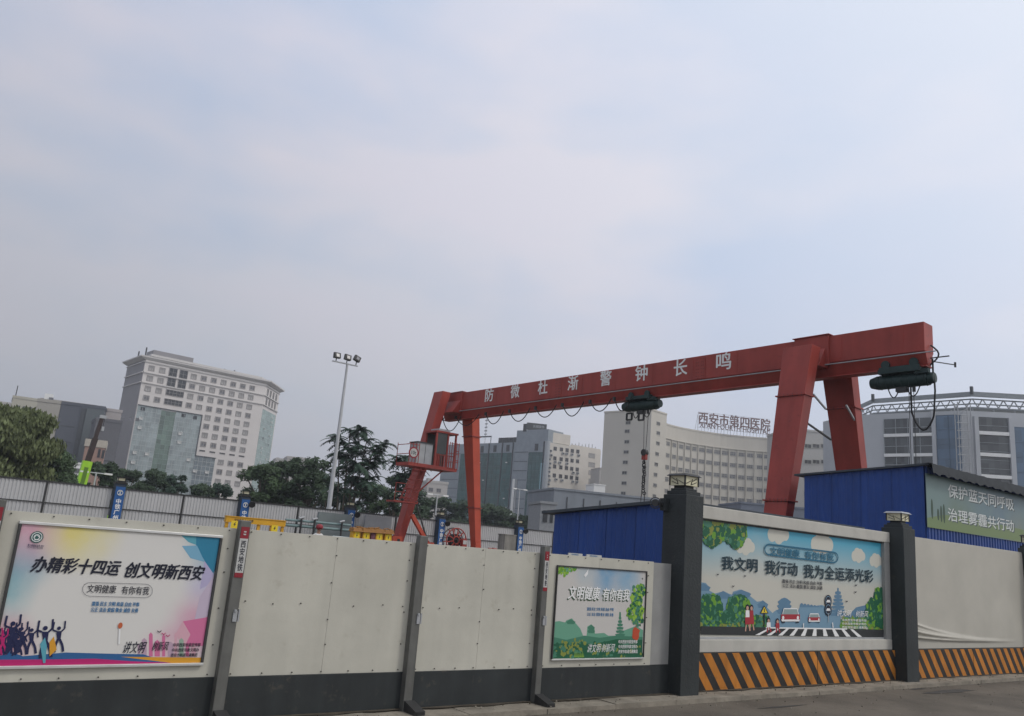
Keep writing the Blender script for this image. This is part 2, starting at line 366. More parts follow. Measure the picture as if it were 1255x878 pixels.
def pillar(x0, x1, y0, y1, zt, label, roofm=None, extra=0):
    cx, cy = (x0+x1)/2, (y0+y1)/2
    r = thing('gate_pillar', (cx, cy, 0), label, 'pillar', 'charcoal lantern pillars along the street wall')
    MB().box(x0, x1, y0, y1, -.1, zt, pillarm).build('shaft', r, bevel=.008)
    c = MB(); c.box(x0+.03, x1-.03, y0+.03, y1-.03, zt+.001, zt+.05, pillarm); c.box(x0+.065, x1-.065, y0+.065, y1-.065, zt+.051, zt+.085, pillarm)
    c.build('cap', r, bevel=.006)
    lantern(None, r, cx, cy, zt+.086, .145, .125, roofm)
    return r
p1 = pillar(8.28, 8.63, 7.11, 7.50, 2.46, 'largest charcoal lantern pillar, between the low hoarding and the road safety mural')
p2 = pillar(13.80, 14.19, 7.11, 7.50, 2.46, 'charcoal lantern pillar at the right end of the road safety mural', M('lantern_roof_pale', (.30, .31, .32), .5, var=.1))
p3 = pillar(19.30, 19.68, 7.11, 7.50, 2.46, 'charcoal pillar cut off by the right edge of the photo')
sp = thing('spotlight', (8.16, 7.45, 2.2), 'small dark round spotlight and box fixed beside the tallest pillar', 'spotlight')
s_ = MB(); c0 = Vector((8.13, 7.50, 2.33)); s_.box(8.215, 8.278, 7.40, 7.5, 2.24, 2.40, pillarm); s_.box(8.15, 8.213, 7.44, 7.50, 2.30, 2.335, black); s_.build('bracket_box', sp)
s_ = MB(); s_.ring(c0, (-.75, -.65, 0), .07, .007, steel, 20, 5); s_.tube(c0, c0+Vector((.03, .025, 0)), .05, steel, 16, .03); s_.build('lamp_ring', sp)

WY = 7.40
wall = thing('boundary_wall', (14, WY, 0), 'tall white rendered boundary wall with black and orange hazard plinth', 'wall')
orange = M('hazard_orange', (.44, .165, .022), .7, var=.28, scale=3, streak=.5, spots=.5, scol=(.13, .09, .05))
hblack = M('hazard_black', (.022, .02, .018), .65, var=.3, spots=.4)
def hazard(x0, x1, nm='hazard_band'):
    """plinth block; the slanted stripes are painted bands 1 mm proud"""
    mb = MB(); mb.box(x0+.002, x1-.002, WY-.09, WY+.1, -.1, .465, hblack)
    per, w, sh, H = .298, .150, .375, .465
    k = int((x0-1)/per)
    y = WY-.0915
    while k*per < x1+1:
        a = k*per; pts = []
        poly = [(a, H), (a+w, H), (a+w+sh, 0.0), (a+sh, 0.0)]
        # clip to x0..x1
        def clip(P, c, s):
            o = []
            for i in range(len(P)):
                p, q = P[i], P[(i+1) % len(P)]
                ip, iq = (p[0]-c)*s >= 0, (q[0]-c)*s >= 0
                if ip: o.append(p)
                if ip != iq: t = (c-p[0])/(q[0]-p[0]); o.append((c, p[1]+t*(q[1]-p[1])))
            return o
        poly = clip(clip(poly, x0+.003, 1), x1-.003, -1) if poly else []
        if len(poly) > 2: mb.poly([(p[0], y, p[1]) for p in poly], orange)
        k += 1
    return mb.build(nm, wall)
for a, b in ((8.63, 11.55), (11.555, 13.80), (14.19, 16.60), (16.605, 19.30), (19.68, 26)): hazard(a, b)
for a, b in ((8.63, 13.80), (14.19, 19.30), (19.68, 26)):
    MB().box(a, b, WY+.03, WY+.13, .466, 2.37, wallwhite).build('wall_slab', wall)
tp = MB(); tp.box(8.632, 13.798, WY-.05, WY+.029, 2.20, 2.372, white if 0 else wallwhite); tp.build('head_beam', wall, bevel=.01)
tp = MB(); tp.box(8.632, 13.798, WY-.05, WY+.029, .467, .63, wallwhite); tp.build('sill_beam', wall, bevel=.01)
MB().box(13.63, 13.798, WY-.04, WY+.029, .632, 2.198, greypanel).build('return_panel', wall)

# wrinkled cream sheet stretched over the second bay
mb = MB(); nx, nz = 110, 120; x0, x1, z0, z1 = 14.195, 19.29, .47, 2.345; V = []
for j in range(nz+1):
    for i in range(nx+1):
        u, v = i/nx, j/nz; d = .012
        for (c0, c1, c2, amp, wd, ue) in ((.150, .30, -.05, .07, .012, .75), (.235, .34, -.06, .045, .010, .55), (.085, .20, -.03, .06, .010, .9), (.19, .12, -.02, .03, .012, .9)):
            c = c0*math.exp(-u*2.8)+.035+.02*u
            amp_ = amp*max(0, 1-u/ue); d += amp_*math.exp(-((v-c)/wd)**2)
        d += .006*sin(u*9+v*3)*sin(v*5+1)
        V.append((x0+(x1-x0)*u, WY+.028-d, z0+(z1-z0)*v))
mb.add(V, [(j*(nx+1)+i, j*(nx+1)+i+1, (j+1)*(nx+1)+i+1, (j+1)*(nx+1)+i) for j in range(nz) for i in range(nx)], M('stretched_cream_sheet', (.43, .41, .355), .6, var=.07, scale=1.2), True)
tag(mb.build('fabric_sheet'), 'plain cream sheet wrinkled along its bottom, right of the second pillar', 'sheet')

# ------------------------------------------------------------------ posters
def flat(name, col, rough=.45, var=0): return M(name, col, rough, var=var, spec=.3)
def blobmat(name, base, blobs, W_, H_, grad=None):
    """watercolour print: soft colour clouds over a base, in the poster's own coordinates"""
    m = D_.materials.new(name); m.use_nodes = True; t = m.node_tree; b = t.nodes['Principled BSDF']; b.inputs['Roughness'].default_value = .4
    b.inputs['Specular IOR Level'].default_value = .3
    tc = t.nodes.new('ShaderNodeTexCoord'); nz = t.nodes.new('ShaderNodeTexNoise'); nz.inputs['Scale'].default_value = 3.5; nz.inputs['Detail'].default_value = 4
    t.links.new(tc.outputs['Object'], nz.inputs[0])
    cur = None
    def mixin(fac, col):
        nonlocal cur
        mx = t.nodes.new('ShaderNodeMix'); mx.data_type = 'RGBA'; t.links.new(fac, mx.inputs[0]); mx.inputs[7].default_value = (*col, 1)
        if cur is None: mx.inputs[6].default_value = (*base, 1)
        else: t.links.new(cur, mx.inputs[6])
        cur = mx.outputs[2]
    if grad:
        sp = t.nodes.new('ShaderNodeSeparateXYZ'); t.links.new(tc.outputs['Object'], sp.inputs[0])
        mr = t.nodes.new('ShaderNodeMapRange'); t.links.new(sp.outputs[2], mr.inputs[0]); mr.inputs[1].default_value = grad[0]*H_; mr.inputs[2].default_value = grad[1]*H_
        mixin(mr.outputs[0], grad[2])
    for (u, v, r, col, k) in blobs:
        vm = t.nodes.new('ShaderNodeVectorMath'); vm.operation = 'DISTANCE'; t.links.new(tc.outputs['Object'], vm.inputs[0]); vm.inputs[1].default_value = (u*W_, 0, v*H_)
        mr = t.nodes.new('ShaderNodeMapRange'); mr.interpolation_type = 'SMOOTHSTEP'; t.links.new(vm.outputs['Value'], mr.inputs[0])
        mr.inputs[1].default_value = 0; mr.inputs[2].default_value = r; mr.inputs[3].default_value = k*1.7; mr.inputs[4].default_value = 0
        mm = t.nodes.new('ShaderNodeMath'); mm.operation = 'MULTIPLY'; mm.use_clamp = True; t.links.new(mr.outputs[0], mm.inputs[0]); t.links.new(nz.outputs[0], mm.inputs[1])
        mixin(mm.outputs[0], col)
    t.links.new(cur, b.inputs['Base Color']); return m

class Art:
    """flat printed shapes drawn on a plane from photo pixels; each layer 0.3 mm above the last"""
    def __init__(s, F, d, lay, conv): s.F = F; s.d = d; s.k = 0; s.lay = lay; s.mb = MB(); s.conv = conv
    def p(s, x, y): a, b = s.conv(x, y); return s.F.px(a, b)
    def step(s): s.k += 1; return s.d+s.k*.00004
    def uv(s, pts, m):
        d = s.step(); s.mb.poly([s.F.P(a, b, d) for a, b in pts], m)
    def poly(s, pts, m): s.uv([s.clampuv(s.p(*q)) for q in pts], m)
    def clampuv(s, q):
        a, b = q; L_ = s.lay; return (min(max(a, L_[0]), L_[1]), min(max(b, L_[2]), L_[3]))
    def disc(s, x, y, r, m, ry=None, n=14, jit=0):
        u, v = s.p(x, y); u2, _ = s.p(x+r, y); R = abs(u2-u); Ry = R*(ry or 1)
        s.uv([s.clampuv((u+R*cos(2*pi*k/n)*(1+random.uniform(-jit, jit)), v+Ry*sin(2*pi*k/n)*(1+random.uniform(-jit, jit)))) for k in range(n)], m)
    def spray(s, x0, y0, x1, y1, n, r, mats, shape=None):
        for i in range(n):
            if i % 12 == 0: s.k += 1
            while True:
                a, b = random.random(), random.random()
                if shape is None or shape(a, b): break
            x, y = x0+(x1-x0)*a, y0+(y1-y0)*b; mt = random.choice(mats)
            u, v = s.p(x, y); R = r*random.uniform(.6, 1.3)*s.unit; t0 = random.random()*6
            d = s.d+s.k*.00004+(i % 12)*.000003
            s.mb.poly([s.F.P(*s.clampuv((u+R*cos(t0+2*pi*k/6)*random.uniform(.6, 1), v+R*sin(t0+2*pi*k/6)*random.uniform(.6, 1))), d) for k in range(6)], mt)
    unit = .01
    def line(s, pts, w, m, closed=False):
        P = [s.p(*q) for q in pts]; d = s.step(); rng = range(len(P)) if closed else range(len(P)-1)
        for i in rng:
            a, b = P[i], P[(i+1) % len(P)]; dx, dy = b[0]-a[0], b[1]-a[1]; L_ = hypot(dx, dy) or 1; nx, ny = -dy/L_*w/2, dx/L_*w/2
            s.mb.poly([s.F.P(a[0]+nx, a[1]+ny, d), s.F.P(b[0]+nx, b[1]+ny, d), s.F.P(b[0]-nx, b[1]-ny, d), s.F.P(a[0]-nx, a[1]-ny, d)], m)
    def text(s, st, xa, ya, xb, yb, h, m, parent, **k):
        """from centre-left (xa,ya) to centre-right (xb,yb) in zoom pixels, h = letter height in zoom pixels"""
        ua, va = s.p(xa, ya); ub, vb = s.p(xb, yb); _, t = s.p(xa, ya-h/2); _, b = s.p(xa, ya+h/2); H_ = t-b
        zc = (va+vb)/2; d = s.step()+.0003
        return text('lettering', st, s.F, ua, ub, zc-H_/2, zc+H_/2, d, m, parent, **k)
def figure(A, x, y, h, m, arms=1, lean=0, jump=.2):
    """small printed silhouette of a dancing person, feet at (x,y), h zoom px tall"""
    hd = h*.07; X = lambda t: x+lean*t*h
    A.disc(X(.88), y-h*.86, hd, m)
    A.poly([(X(.78)-h*.10, y-h*.76), (X(.78)+h*.10, y-h*.76), (X(.45)+h*.06, y-h*.45), (X(.45)-h*.06, y-h*.45)], m)
    w = h*.03*A.F_unit
    A.line([(X(.76)-h*.09, y-h*.75), (X(.8)-h*.22, y-h*(.80 if arms else .6)), (X(1)-h*.17, y-h*(1.08 if arms else .45))], w*1.7, m)
    A.line([(X(.76)+h*.09, y-h*.75), (X(.8)+h*.2, y-h*.85), (X(1)+h*.22, y-h*(1.12 if arms else .6))], w*1.7, m)
    A.line([(X(.45)-h*.03, y-h*.47), (X(.2)-h*.12, y-h*.24), (X(0)-h*.10-h*jump, y)], w*2.6, m)
    A.line([(X(.45)+h*.03, y-h*.47), (X(.2)+h*.13, y-h*.26), (X(0)+h*.16, y-h*.03)], w*2.6, m)

frame_al_lit = M('poster_frame_aluminium_lit', (.62, .62, .60), .35, metal=.5, var=.1)
frame_dk = M('poster_frame_dark', (.05, .05, .05), .5, var=.1)
def poster_base(x0, x1, z0, z1, Y, label, printm, sidem=frame_dk, top=frame_al_lit, bottom=frame_al_lit, t=.022):
    r = thing('poster', (x0, Y, z0), label, 'poster')
    F = Fr((0, Y-.012), (1, Y-.012), face=(0, -1, 0))
    mb = MB(); mb.box(x0, x1, Y-.012, Y-.002, z0, z1, printm); pr = mb.build('print', r)
    fr = MB(); d0, d1 = -.008, .016
    fr.fbox(F, x0-t, x1+t, z1, z1+t, d0, d1, top); fr.fbox(F, x0-t, x1+t, z0-t, z0, d0, d1+.006, bottom)  # bottom rail's catch of sky light is put into its paler colour
    fr.fbox(F, x0-t, x0-.001, z0+.001, z1-.001, d0, d1, sidem); fr.fbox(F, x1+.001, x1+t, z0+.001, z1-.001, d0, d1, sidem); fr.build('frame', r, bevel=.003)
    return r, F, pr

# poster 1 : sports-games poster
cv = lambda x, y: (x/4.328, 630+y/4.328)
YP = FY
xa, za = upx(*cv(1172, 135)); xb, zb = upx(*cv(118, 45)); xc, zc = upx(*cv(600, 795)); xd, _ = upx(*cv(1050, 790))
X0, X1, Z0, Z1 = xb, (xa+xd)/2, zc, (za+zb)/2
pm1 = blobmat('games_poster_print', (.64, .625, .59), [(.02, .72, .32, (.10, .32, .42), .8), (.0, .48, .24, (.08, .35, .42), .7), (.05, .97, .40, (.60, .28, .38), .8), (.28, .98, .38, (.70, .60, .15), .95), (.0, .12, .35, (.50, .05, .18), .8),
    (1.0, .28, .42, (.55, .10, .30), .8), (.98, .62, .28, (.42, .40, .62), .7), (.80, .10, .28, (.60, .22, .36), .5), (1.0, .95, .35, (.05, .30, .45), .9)], X1-X0, Z1-Z0)
r, F, pr = poster_base(X0, X1, Z0, Z1, YP, 'sports games poster of dancing silhouettes and blue pink watercolour, leftmost on the hoarding', pm1)
A = Art(F, .0005, (X0, X1, Z0, Z1), cv); A.F_unit = (X1-X0)/1050; A.unit = A.F_unit
navy = flat('print_navy', (.018, .022, .07)); tealp = flat('print_teal', (.03, .20, .32)); teal2 = flat('print_teal_light', (.10, .34, .42)); lilac = flat('print_lilac', (.42, .38, .55)); pink = flat('print_pink', (.58, .16, .30))
pinkl = flat('print_pink_light', (.62, .36, .42)); magen = flat('print_magenta', (.45, .02, .14)); bluew = flat('print_blue_swoosh', (.03, .11, .27)); oran = flat('print_orange', (.62, .30, .03)); wht = flat('print_white', (.75, .75, .74)); grn = flat('print_green', (.05, .16, .10))
A.poly([(1040, 112), (1180, 118), (1178, 200), (1130, 320), (1085, 250), (1040, 170)], tealp); A.poly([(960, 110), (1042, 112), (1040, 165), (1000, 150)], teal2)
A.poly([(965, 170), (1045, 168), (1085, 255), (1010, 235)], flat('print_sky', (.18, .38, .52))); A.poly([(1130, 322), (1178, 205), (1165, 300)], flat('print_deep', (.02, .16, .30)))
A.poly([(1085, 250), (1135, 322), (1100, 380), (1060, 400)], lilac)
A.poly([(1140, 325), (1160, 330), (1120, 545), (1030, 570), (1060, 440)], flat('print_lilac2', (.50, .42, .52)))
A.poly([(930, 640), (970, 570), (1115, 548), (1095, 700), (1000, 700)], pink); A.poly([(930, 640), (970, 570), (1010, 640), (980, 700)], pinkl)
for (x, w, h) in ((730, 14, 60), (752, 26, 90), (790, 20, 120), (820, 28, 80), (860, 16, 110), (890, 30, 70), (925, 14, 120), (950, 24, 90), (985, 18, 70), (1015, 22, 60)):
    A.poly([(x, 760-4), (x, 760-h), (x+w/2, 748-h), (x+w, 760-h), (x+w, 756)], random.choice([pinkl, pink, flat('print_sage', (.28, .38, .30)), flat('print_skyline', (.45, .32, .40))]))
A.poly([(-120, 700), (-120, 805), (900, 798), (760, 745), (600, 742), (350, 735), (120, 755)], bluew)
A.poly([(-120, 775), (-120, 812), (930, 802), (700, 782), (500, 768), (300, 772)], magen)
A.poly([(640, 758), (1075, 762), (1062, 802), (910, 800)], oran)
for k in range(11): figure(A, -70+k*19+random.uniform(-5, 5), 742+random.uniform(-6, 14), 125+random.uniform(-18, 22), magen if k < 4 else navy, 1, random.uniform(-.05, .08))
for k in range(4): figure(A, -60+k*24, 750+random.uniform(-4, 10), 115+random.uniform(-10, 15), magen, 1, .03)
for a in ((60, 745, 190, navy, 1, .05), (115, 738, 150, navy, 1, 0), (165, 745, 150, navy, 0, .02), (240, 765, 185, navy, 1, .0), (310, 735, 150, navy, 1, .02)): figure(A, *a[:3], a[3], a[4], a[5], .05)
A.poly([(212, 690), (238, 655), (248, 700), (240, 790), (228, 790)], teal2); A.poly([(262, 680), (285, 650), (300, 720), (262, 755)], oran)
A.disc(195, 123, 35, flat('print_emblem_green', (.03, .10, .09))); A.disc(195, 123, 29, wht); A.disc(195, 123, 25, flat('print_emblem_green', (.03, .10, .09))); A.disc(195, 123, 17, wht); A.disc(195, 123, 13, flat('print_emblem_green', (.03, .10, .09))); A.line([(178, 128), (195, 110), (212, 128)], 3*A.F_unit, wht); A.line([(180, 138), (210, 138)], 3*A.F_unit, wht)
A.text('第十四届全运会 2021', 147, 165, 232, 170, 13, navy, pr, bold=.02); A.text('THE 14TH NATIONAL GAMES', 145, 177, 226, 182, 9, navy, pr)
A.text('办精彩十四运', 168, 265, 638, 288, 84, ink, pr, shear=.25, bold=.045); A.text('创文明新西安', 668, 292, 1082, 318, 82, ink, pr, shear=.25, bold=.045)
rr = []
for k in range(9): t = pi/2+pi*k/8; rr.append((475+38*cos(t), 400-36*sin(t)))
for k in range(9): t = -pi/2+pi*k/8; rr.append((770+38*cos(t), 408-36*sin(t)))
A.line(rr, 2.2*A.F_unit, M('print_greyline', (.12, .12, .14), .5, var=0), closed=True)
A.text('文明健康', 462, 394, 615, 402, 44, ink, pr, bold=.01); A.text('有你有我', 645, 402, 790, 410, 44, ink, pr, bold=.01)
blt = flat('print_textblue', (.03, .14, .30))
A.text('富强 民主 文明 和谐 自由 平等', 488, 474, 738, 482, 24, blt, pr, bold=.04); A.text('公正 法治 爱国 敬业 诚信 友善', 482, 507, 732, 512, 24, blt, pr, bold=.04)
A.text('讲文明', 655, 708, 775, 706, 62, ink, pr, shear=.35, bold=.01); A.text('树新风', 808, 700, 893, 702, 50, ink, pr, shear=.35, bold=.01)
for k, (s_, a, b) in enumerate((('中共西安市委宣传部', 918, 1062), ('中共西安市委文明办', 912, 1054), ('西安市轨道交通集团', 906, 1044))): A.text(s_, a, 692+k*27, b, 696+k*27, 20, ink, pr, bold=.03)
# small flying birds
for (x, y) in ((845, 628), (868, 640), (890, 650)): A.line([(x-12, y-8), (x, y), (x+10, y-10)], 4*A.F_unit, magen if x > 850 else ink)
# torch
A.line([(634, 610), (631, 690)], 9*A.F_unit, wht); A.disc(637, 592, 12, flat('print_flame', (.5, .12, .05)), ry=1.4)
A.mb.build('artwork', pr, kind='stuff')

# poster 2 : green poster
cv = lambda x, y: (660+x/5.856, 670+y/5.856)
a_ = [upx(*cv(*q)) for q in ((128, 140), (765, 185), (742, 795), (98, 805))]
X0, X1, Z0, Z1 = (a_[0][0]+a_[3][0])/2, (a_[1][0]+a_[2][0])/2, (a_[2][1]+a_[3][1])/2, (a_[0][1]+a_[1][1])/2
pm2 = blobmat('green_poster_print', (.52, .50, .47), [(.55, .98, .42, (.16, .32, .48), 1.1), (.8, .9, .3, (.16, .34, .50), .9), (.3, .95, .25, (.35, .45, .5), .7)], X1-X0, Z1-Z0)
r, F, pr = poster_base(X0, X1, Z0, Z1, YP, 'green poster with pagoda and leafy tree, left of the big lantern pillar', pm2, top=frame_dk, t=.014)
A = Art(F, .0005, (X0, X1, Z0, Z1), cv); A.F_unit = (X1-X0)/640; A.unit = A.F_unit
g1 = flat('print_green_mid', (.055, .19, .12)); g2 = flat('print_green_dark', (.015, .10, .05)); g3 = flat('print_leaf', (.13, .30, .03)); g4 = flat('print_leaf_light', (.26, .44, .05)); g5 = flat('print_green_soft', (.13, .32, .22)); g6 = flat('print_grass', (.22, .25, .05))
A.poly([(100, 540), (150, 535), (190, 545), (200, 530), (240, 515), (262, 545), (300, 590), (320, 640), (345, 640), (350, 575), (378, 558), (402, 580), (405, 625), (470, 620), (500, 640), (550, 640), (620, 600), (700, 570), (750, 600), (745, 700), (98, 720)], g5)
A.poly([(98, 650), (200, 670), (330, 640), (440, 655), (560, 640), (748, 650), (744, 720), (98, 730)], g1)
A.poly([(98, 700), (250, 690), (400, 700), (560, 665), (746, 670), (742, 800), (98, 805)], g2)
for i in range(6):   # pagoda storeys
    w = 8+i*4.2; y = 505+i*24; A.poly([(585-w, y+20), (585-w*1.25, y+4), (585, y-3), (585+w*1.25, y+4), (585+w, y+20)], g1)
A.poly([(580, 470), (590, 470), (592, 506), (578, 506)], g1)
for (x, y, w) in ((378, 575, 26), (378, 600, 28), (232, 535, 34)): A.poly([(x-w, y+6), (x, y-14), (x+w, y+6), (x+w*.7, y+22), (x-w*.7, y+22)], g1)
A.spray(98, 690, 746, 800, 160, 12, [g1, g2, g6, g2]); A.spray(150, 670, 320, 760, 50, 10, [g6, g1])
for k in range(12): x = 255+k*6; A.poly([(x, 795), (x+2, 735+random.uniform(0, 30)), (x+4, 795)], g4)
A.spray(128, 138, 268, 215, 70, 11, [g3, g4, g5], lambda a, b: b < 1-.6*abs(a-.4)*2)
A.line([(700, 560), (695, 680)], 5*A.F_unit, flat('print_bark', (.12, .09, .05)))
for c in ((722, 320, 48, 50), (705, 370, 40, 45), (690, 470, 58, 75), (715, 520, 42, 50), (715, 440, 45, 60)):
    A.spray(c[0]-c[2], c[1]-c[3], c[0]+c[2], c[1]+c[3], 60, 12, [g3, g4, g2, g1], lambda a, b: (a-.5)**2+(b-.5)**2 < .25)
A.disc(698, 625, 26, flat('print_redleaf', (.45, .07, .03)), ry=1.3, jit=.2)
A.poly([(345, 180), (358, 160), (352, 200), (335, 222), (325, 205)], wht)
g0 = flat('print_shadow_green', (.04, .08, .04))
A.text('文明健康', 207, 332, 437, 346, 100, g0, pr, shear=.2, bold=.05); A.text('有你有我', 456, 344, 648, 356, 88, g0, pr, shear=.2, bold=.05)
A.text('文明健康', 213, 326, 441, 340, 96, wht, pr, shear=.2, bold=.03); A.text('有你有我', 461, 338, 652, 350, 84, wht, pr, shear=.2, bold=.03)
A.text('富强 民主 文明 和谐 自由 平等', 348, 446, 538, 454, 24, blt, pr, bold=.03); A.text('公正 法治 爱国 敬业 诚信 友善', 346, 485, 536, 490, 24, blt, pr, bold=.03)
A.text('讲文明·树新风', 350, 728, 546, 728, 62, wht, pr, shear=.35)
for k, s_ in enumerate(('中共西安市委宣传部', '中共西安市委文明办', '西安市轨道交通集团')): A.text(s_, 572, 682+k*35, 708, 684+k*35, 26, wht, pr, bold=.02)
A.mb.build('artwork', pr, kind='stuff')

# poster 3 : road safety mural
cv = lambda x, y: (850+x/5.02, 630+y/5.02)
Y3 = WY+.03
a_ = [upx(*cv(*q), Y=Y3) for q in ((70, 35), (1168, 190), (1166, 772), (40, 740))]
X0, X1, Z0, Z1 = 8.66, (a_[1][0]+a_[2][0])/2, (a_[2][1]+a_[3][1])/2, (a_[0][1]+a_[1][1])/2
pm3 = blobmat('mural_print', (.50, .49, .43), [(.3, .45, 1.2, (.55, .52, .45), .5)], X1-X0, Z1-Z0, grad=(.50, 1.0, (.035, .34, .50)))
r, F, pr = poster_base(X0, X1, Z0, Z1, Y3, 'wide road safety mural with red cars and a crossing, on the tall wall', pm3, top=frame_dk, bottom=palegrey, t=.03)
A = Art(F, .0005, (X0, X1, Z0, Z1), cv); A.F_unit = (X1-X0)/1110; A.unit = A.F_unit*.85
slate = flat('print_slate_blue', (.10, .20, .30)); slate2 = flat('print_slate_light', (.16, .28, .38)); asp = flat('print_asphalt', (.03, .033, .035)); redc = flat('print_car_red', (.34, .03, .04)); skin = flat('print_skin', (.50, .30, .22)); cld = flat('print_cloud', (.55, .54, .47)); glassp = flat('print_glass', (.25, .32, .32))
def cloud(x, y, s):
    for dx, dy, q in ((-.8, .1, .55), (-.25, -.2, .7), (.35, -.1, .65), (.85, .12, .45), (0, .3, .6)): A.disc(x+dx*s, y+dy*s, q*s, cld)
for c in ((523, 122, 50), (792, 185, 52), (1015, 257, 32), (1123, 288, 30), (320, 200, 44)): cloud(*c)
# palace and tower silhouettes
A.poly([(40, 420), (75, 425), (100, 455), (85, 465), (130, 490), (185, 475), (215, 490), (245, 500), (240, 480), (285, 465), (345, 485), (335, 495), (365, 520), (390, 540), (430, 535), (440, 560), (465, 590), (485, 610), (510, 590), (640, 600), (650, 580), (790, 560), (905, 620), (905, 705), (40, 690)], slate2)
for (x, y, w) in ((60, 440, 45), (180, 488, 45), (295, 480, 60), (425, 545, 34)): A.poly([(x-w, y+12), (x-w*.3, y-6), (x, y-14), (x+w*.3, y-6), (x+w, y+12), (x+w*.75, y+34), (x-w*.75, y+34)], slate)
for (y, w) in ((535, 42), (560, 46), (590, 50)): A.poly([(558-w, y+6), (558-w*.4, y-14), (558, y-20), (558+w*.4, y-14), (558+w, y+6), (558+w*.75, y+24), (558-w*.75, y+24)], slate)
for k in range(7): A.disc(665+k*20, 572+3*k, 13, slate)
A.poly([(650, 575), (795, 575), (905, 625), (905, 690), (650, 690)], slate2)
for i in range(7): w = 16+i*4.6; y = 478+i*22; A.poly([(888-w, y+18), (888-w*1.15, y+2), (888, y-5), (888+w*1.15, y+2), (888+w, y+18)], slate)
A.poly([(884, 455), (892, 455), (893, 480), (883, 480)], slate)
A.poly([(975, 600), (1000, 575), (1065, 560), (1080, 590), (1080, 640), (900, 640), (960, 620)], slate)
# hedge strip, bushes and trees
A.spray(42, 630, 460, 690, 520, 11, [g3, g1, g2, g6, g2, g1]); A.spray(905, 640, 1165, 708, 300, 11, [g3, g1, g6])
for (x, y, w, h, n) in ((105, 575, 70, 72, 330), (275, 580, 72, 72, 330), (185, 635, 44, 26, 90)): A.spray(x-w, y-h, x+w, y+h, n, 14, [g2, g1, g2, g3, g2], lambda a, b: (a-.5)**2+(b-.5)**2 < .24)
for (x, y, w, h, n) in ((1120, 600, 62, 85, 360), (1145, 500, 34, 42, 110), (1160, 640, 30, 60, 110)): A.spray(x-w, y-h, x+w, y+h, n, 14, [g2, g1, g2, g3, g2], lambda a, b: (a-.5)**2+(b-.5)**2 < .24)
A.spray(62, 40, 315, 235, 900, 14, [g3, g2, g2, g2, g1, g6], lambda a, b: b < .62+.3*sin(a*9)*.5+.25*a-.5*max(0, a-.75)*3 and not (a < .35 and b > .75 and random.random() < .6))
# road and crossing
A.poly([(40, 690), (1168, 712), (1168, 745), (1168, 752), (40, 738)], asp); A.poly([(40, 738), (1168, 752), (1168, 774), (40, 742)], asp)
for k in range(10):
    xt, xb_ = 455+k*56, 375+k*70
    A.poly([(xt, 704+k*.6), (xt+17, 704+k*.6), (xb_+27, 745+k*1.2), (xb_, 745+k*1.2)], wht)
A.line([(440, 700), (940, 708)], 4*A.F_unit, wht); A.line([(672, 672), (672, 700)], 5*A.F_unit, wht); A.line([(850, 668), (854, 700)], 5*A.F_unit, wht)
def pcar(x, y, w):
    A.poly([(x-w*.85, y-w*.25), (x-w*.7, y-w*.85), (x+w*.7, y-w*.85), (x+w*.85, y-w*.25)], glassp); A.line([(x-w*.85, y-w*.25), (x-w*.7, y-w*.85), (x+w*.7, y-w*.85), (x+w*.85, y-w*.25)], 3*A.F_unit, wht)
    A.poly([(x-w, y-w*.25), (x+w, y-w*.25), (x+w, y+w*.42), (x-w, y+w*.42)], redc); A.poly([(x-w, y+w*.3), (x+w, y+w*.3), (x+w*.9, y+w*.5), (x-w*.9, y+w*.5)], wht)
    for s in (-1, 1): A.disc(x+s*w*.78, y+w*.12, w*.12, wht); A.poly([(x+s*w*.9, y+w*.5), (x+s*w*.6, y+w*.5), (x+s*w*.6, y+w*.66), (x+s*w*.9, y+w*.66)], ink)
pcar(592, 632, 58); pcar(738, 645, 36)
for (x, y, h, m_) in ((327, 722, 158, wht), (352, 718, 152, redc)):
    A.disc(x, y-h*.93, h*.075, ink); A.disc(x, y-h*.90, h*.05, skin); A.poly([(x-h*.07, y-h*.82), (x+h*.07, y-h*.82), (x+h*.08, y-h*.52), (x-h*.08, y-h*.52)], m_); A.poly([(x-h*.09, y-h*.55), (x+h*.09, y-h*.55), (x+h*.10, y-h*.27), (x-h*.09, y-h*.27)], redc)
    A.line([(x-h*.05, y-h*.26), (x-h*.08, y)], h*.035*A.F_unit, skin); A.line([(x+h*.05, y-h*.26), (x+h*.1, y-h*.02)], h*.035*A.F_unit, skin)
for (x, y, h) in ((457, 728, 85), (512, 730, 82)):
    A.disc(x, y-h*.88, h*.12, ink); A.disc(x, y-h*.82, h*.08, skin); A.poly([(x-h*.13, y-h*.72), (x+h*.13, y-h*.72), (x+h*.15, y-h*.35), (x-h*.15, y-h*.35)], wht if x < 500 else redc)
    A.line([(x-h*.05, y-h*.36), (x-h*.12, y)], h*.07*A.F_unit, redc); A.line([(x+h*.05, y-h*.36), (x+h*.18, y-h*.02)], h*.07*A.F_unit, redc)
A.line([(430, 610), (430, 690)], 5*A.F_unit, ink); A.poly([(405, 612), (430, 562), (456, 612)], ink); A.poly([(412, 608), (430, 571), (449, 608)], yell2); A.line([(430, 582), (430, 604)], 5*A.F_unit, ink)
for y in (536, 588): A.disc(824, y, 21, ink); A.disc(824, y, 17, slate2); A.disc(824, y, 15, ink); A.poly([(812, y+4), (816, y-7), (832, y-7), (836, y+4), (836, y+8), (812, y+8)], wht)
A.line([(824, 610), (826, 665)], 3*A.F_unit, palegrey)
for (x, y) in ((145, 371), (312, 380), (240, 443), (502, 374), (995, 437), (992, 479), (938, 537), (316, 330)): A.poly([(x-8, y-4), (x, y), (x+8, y-5), (x+2, y+6), (x-5, y+5)], ink)
dkt = flat('print_title_teal', (.008, .03, .045))
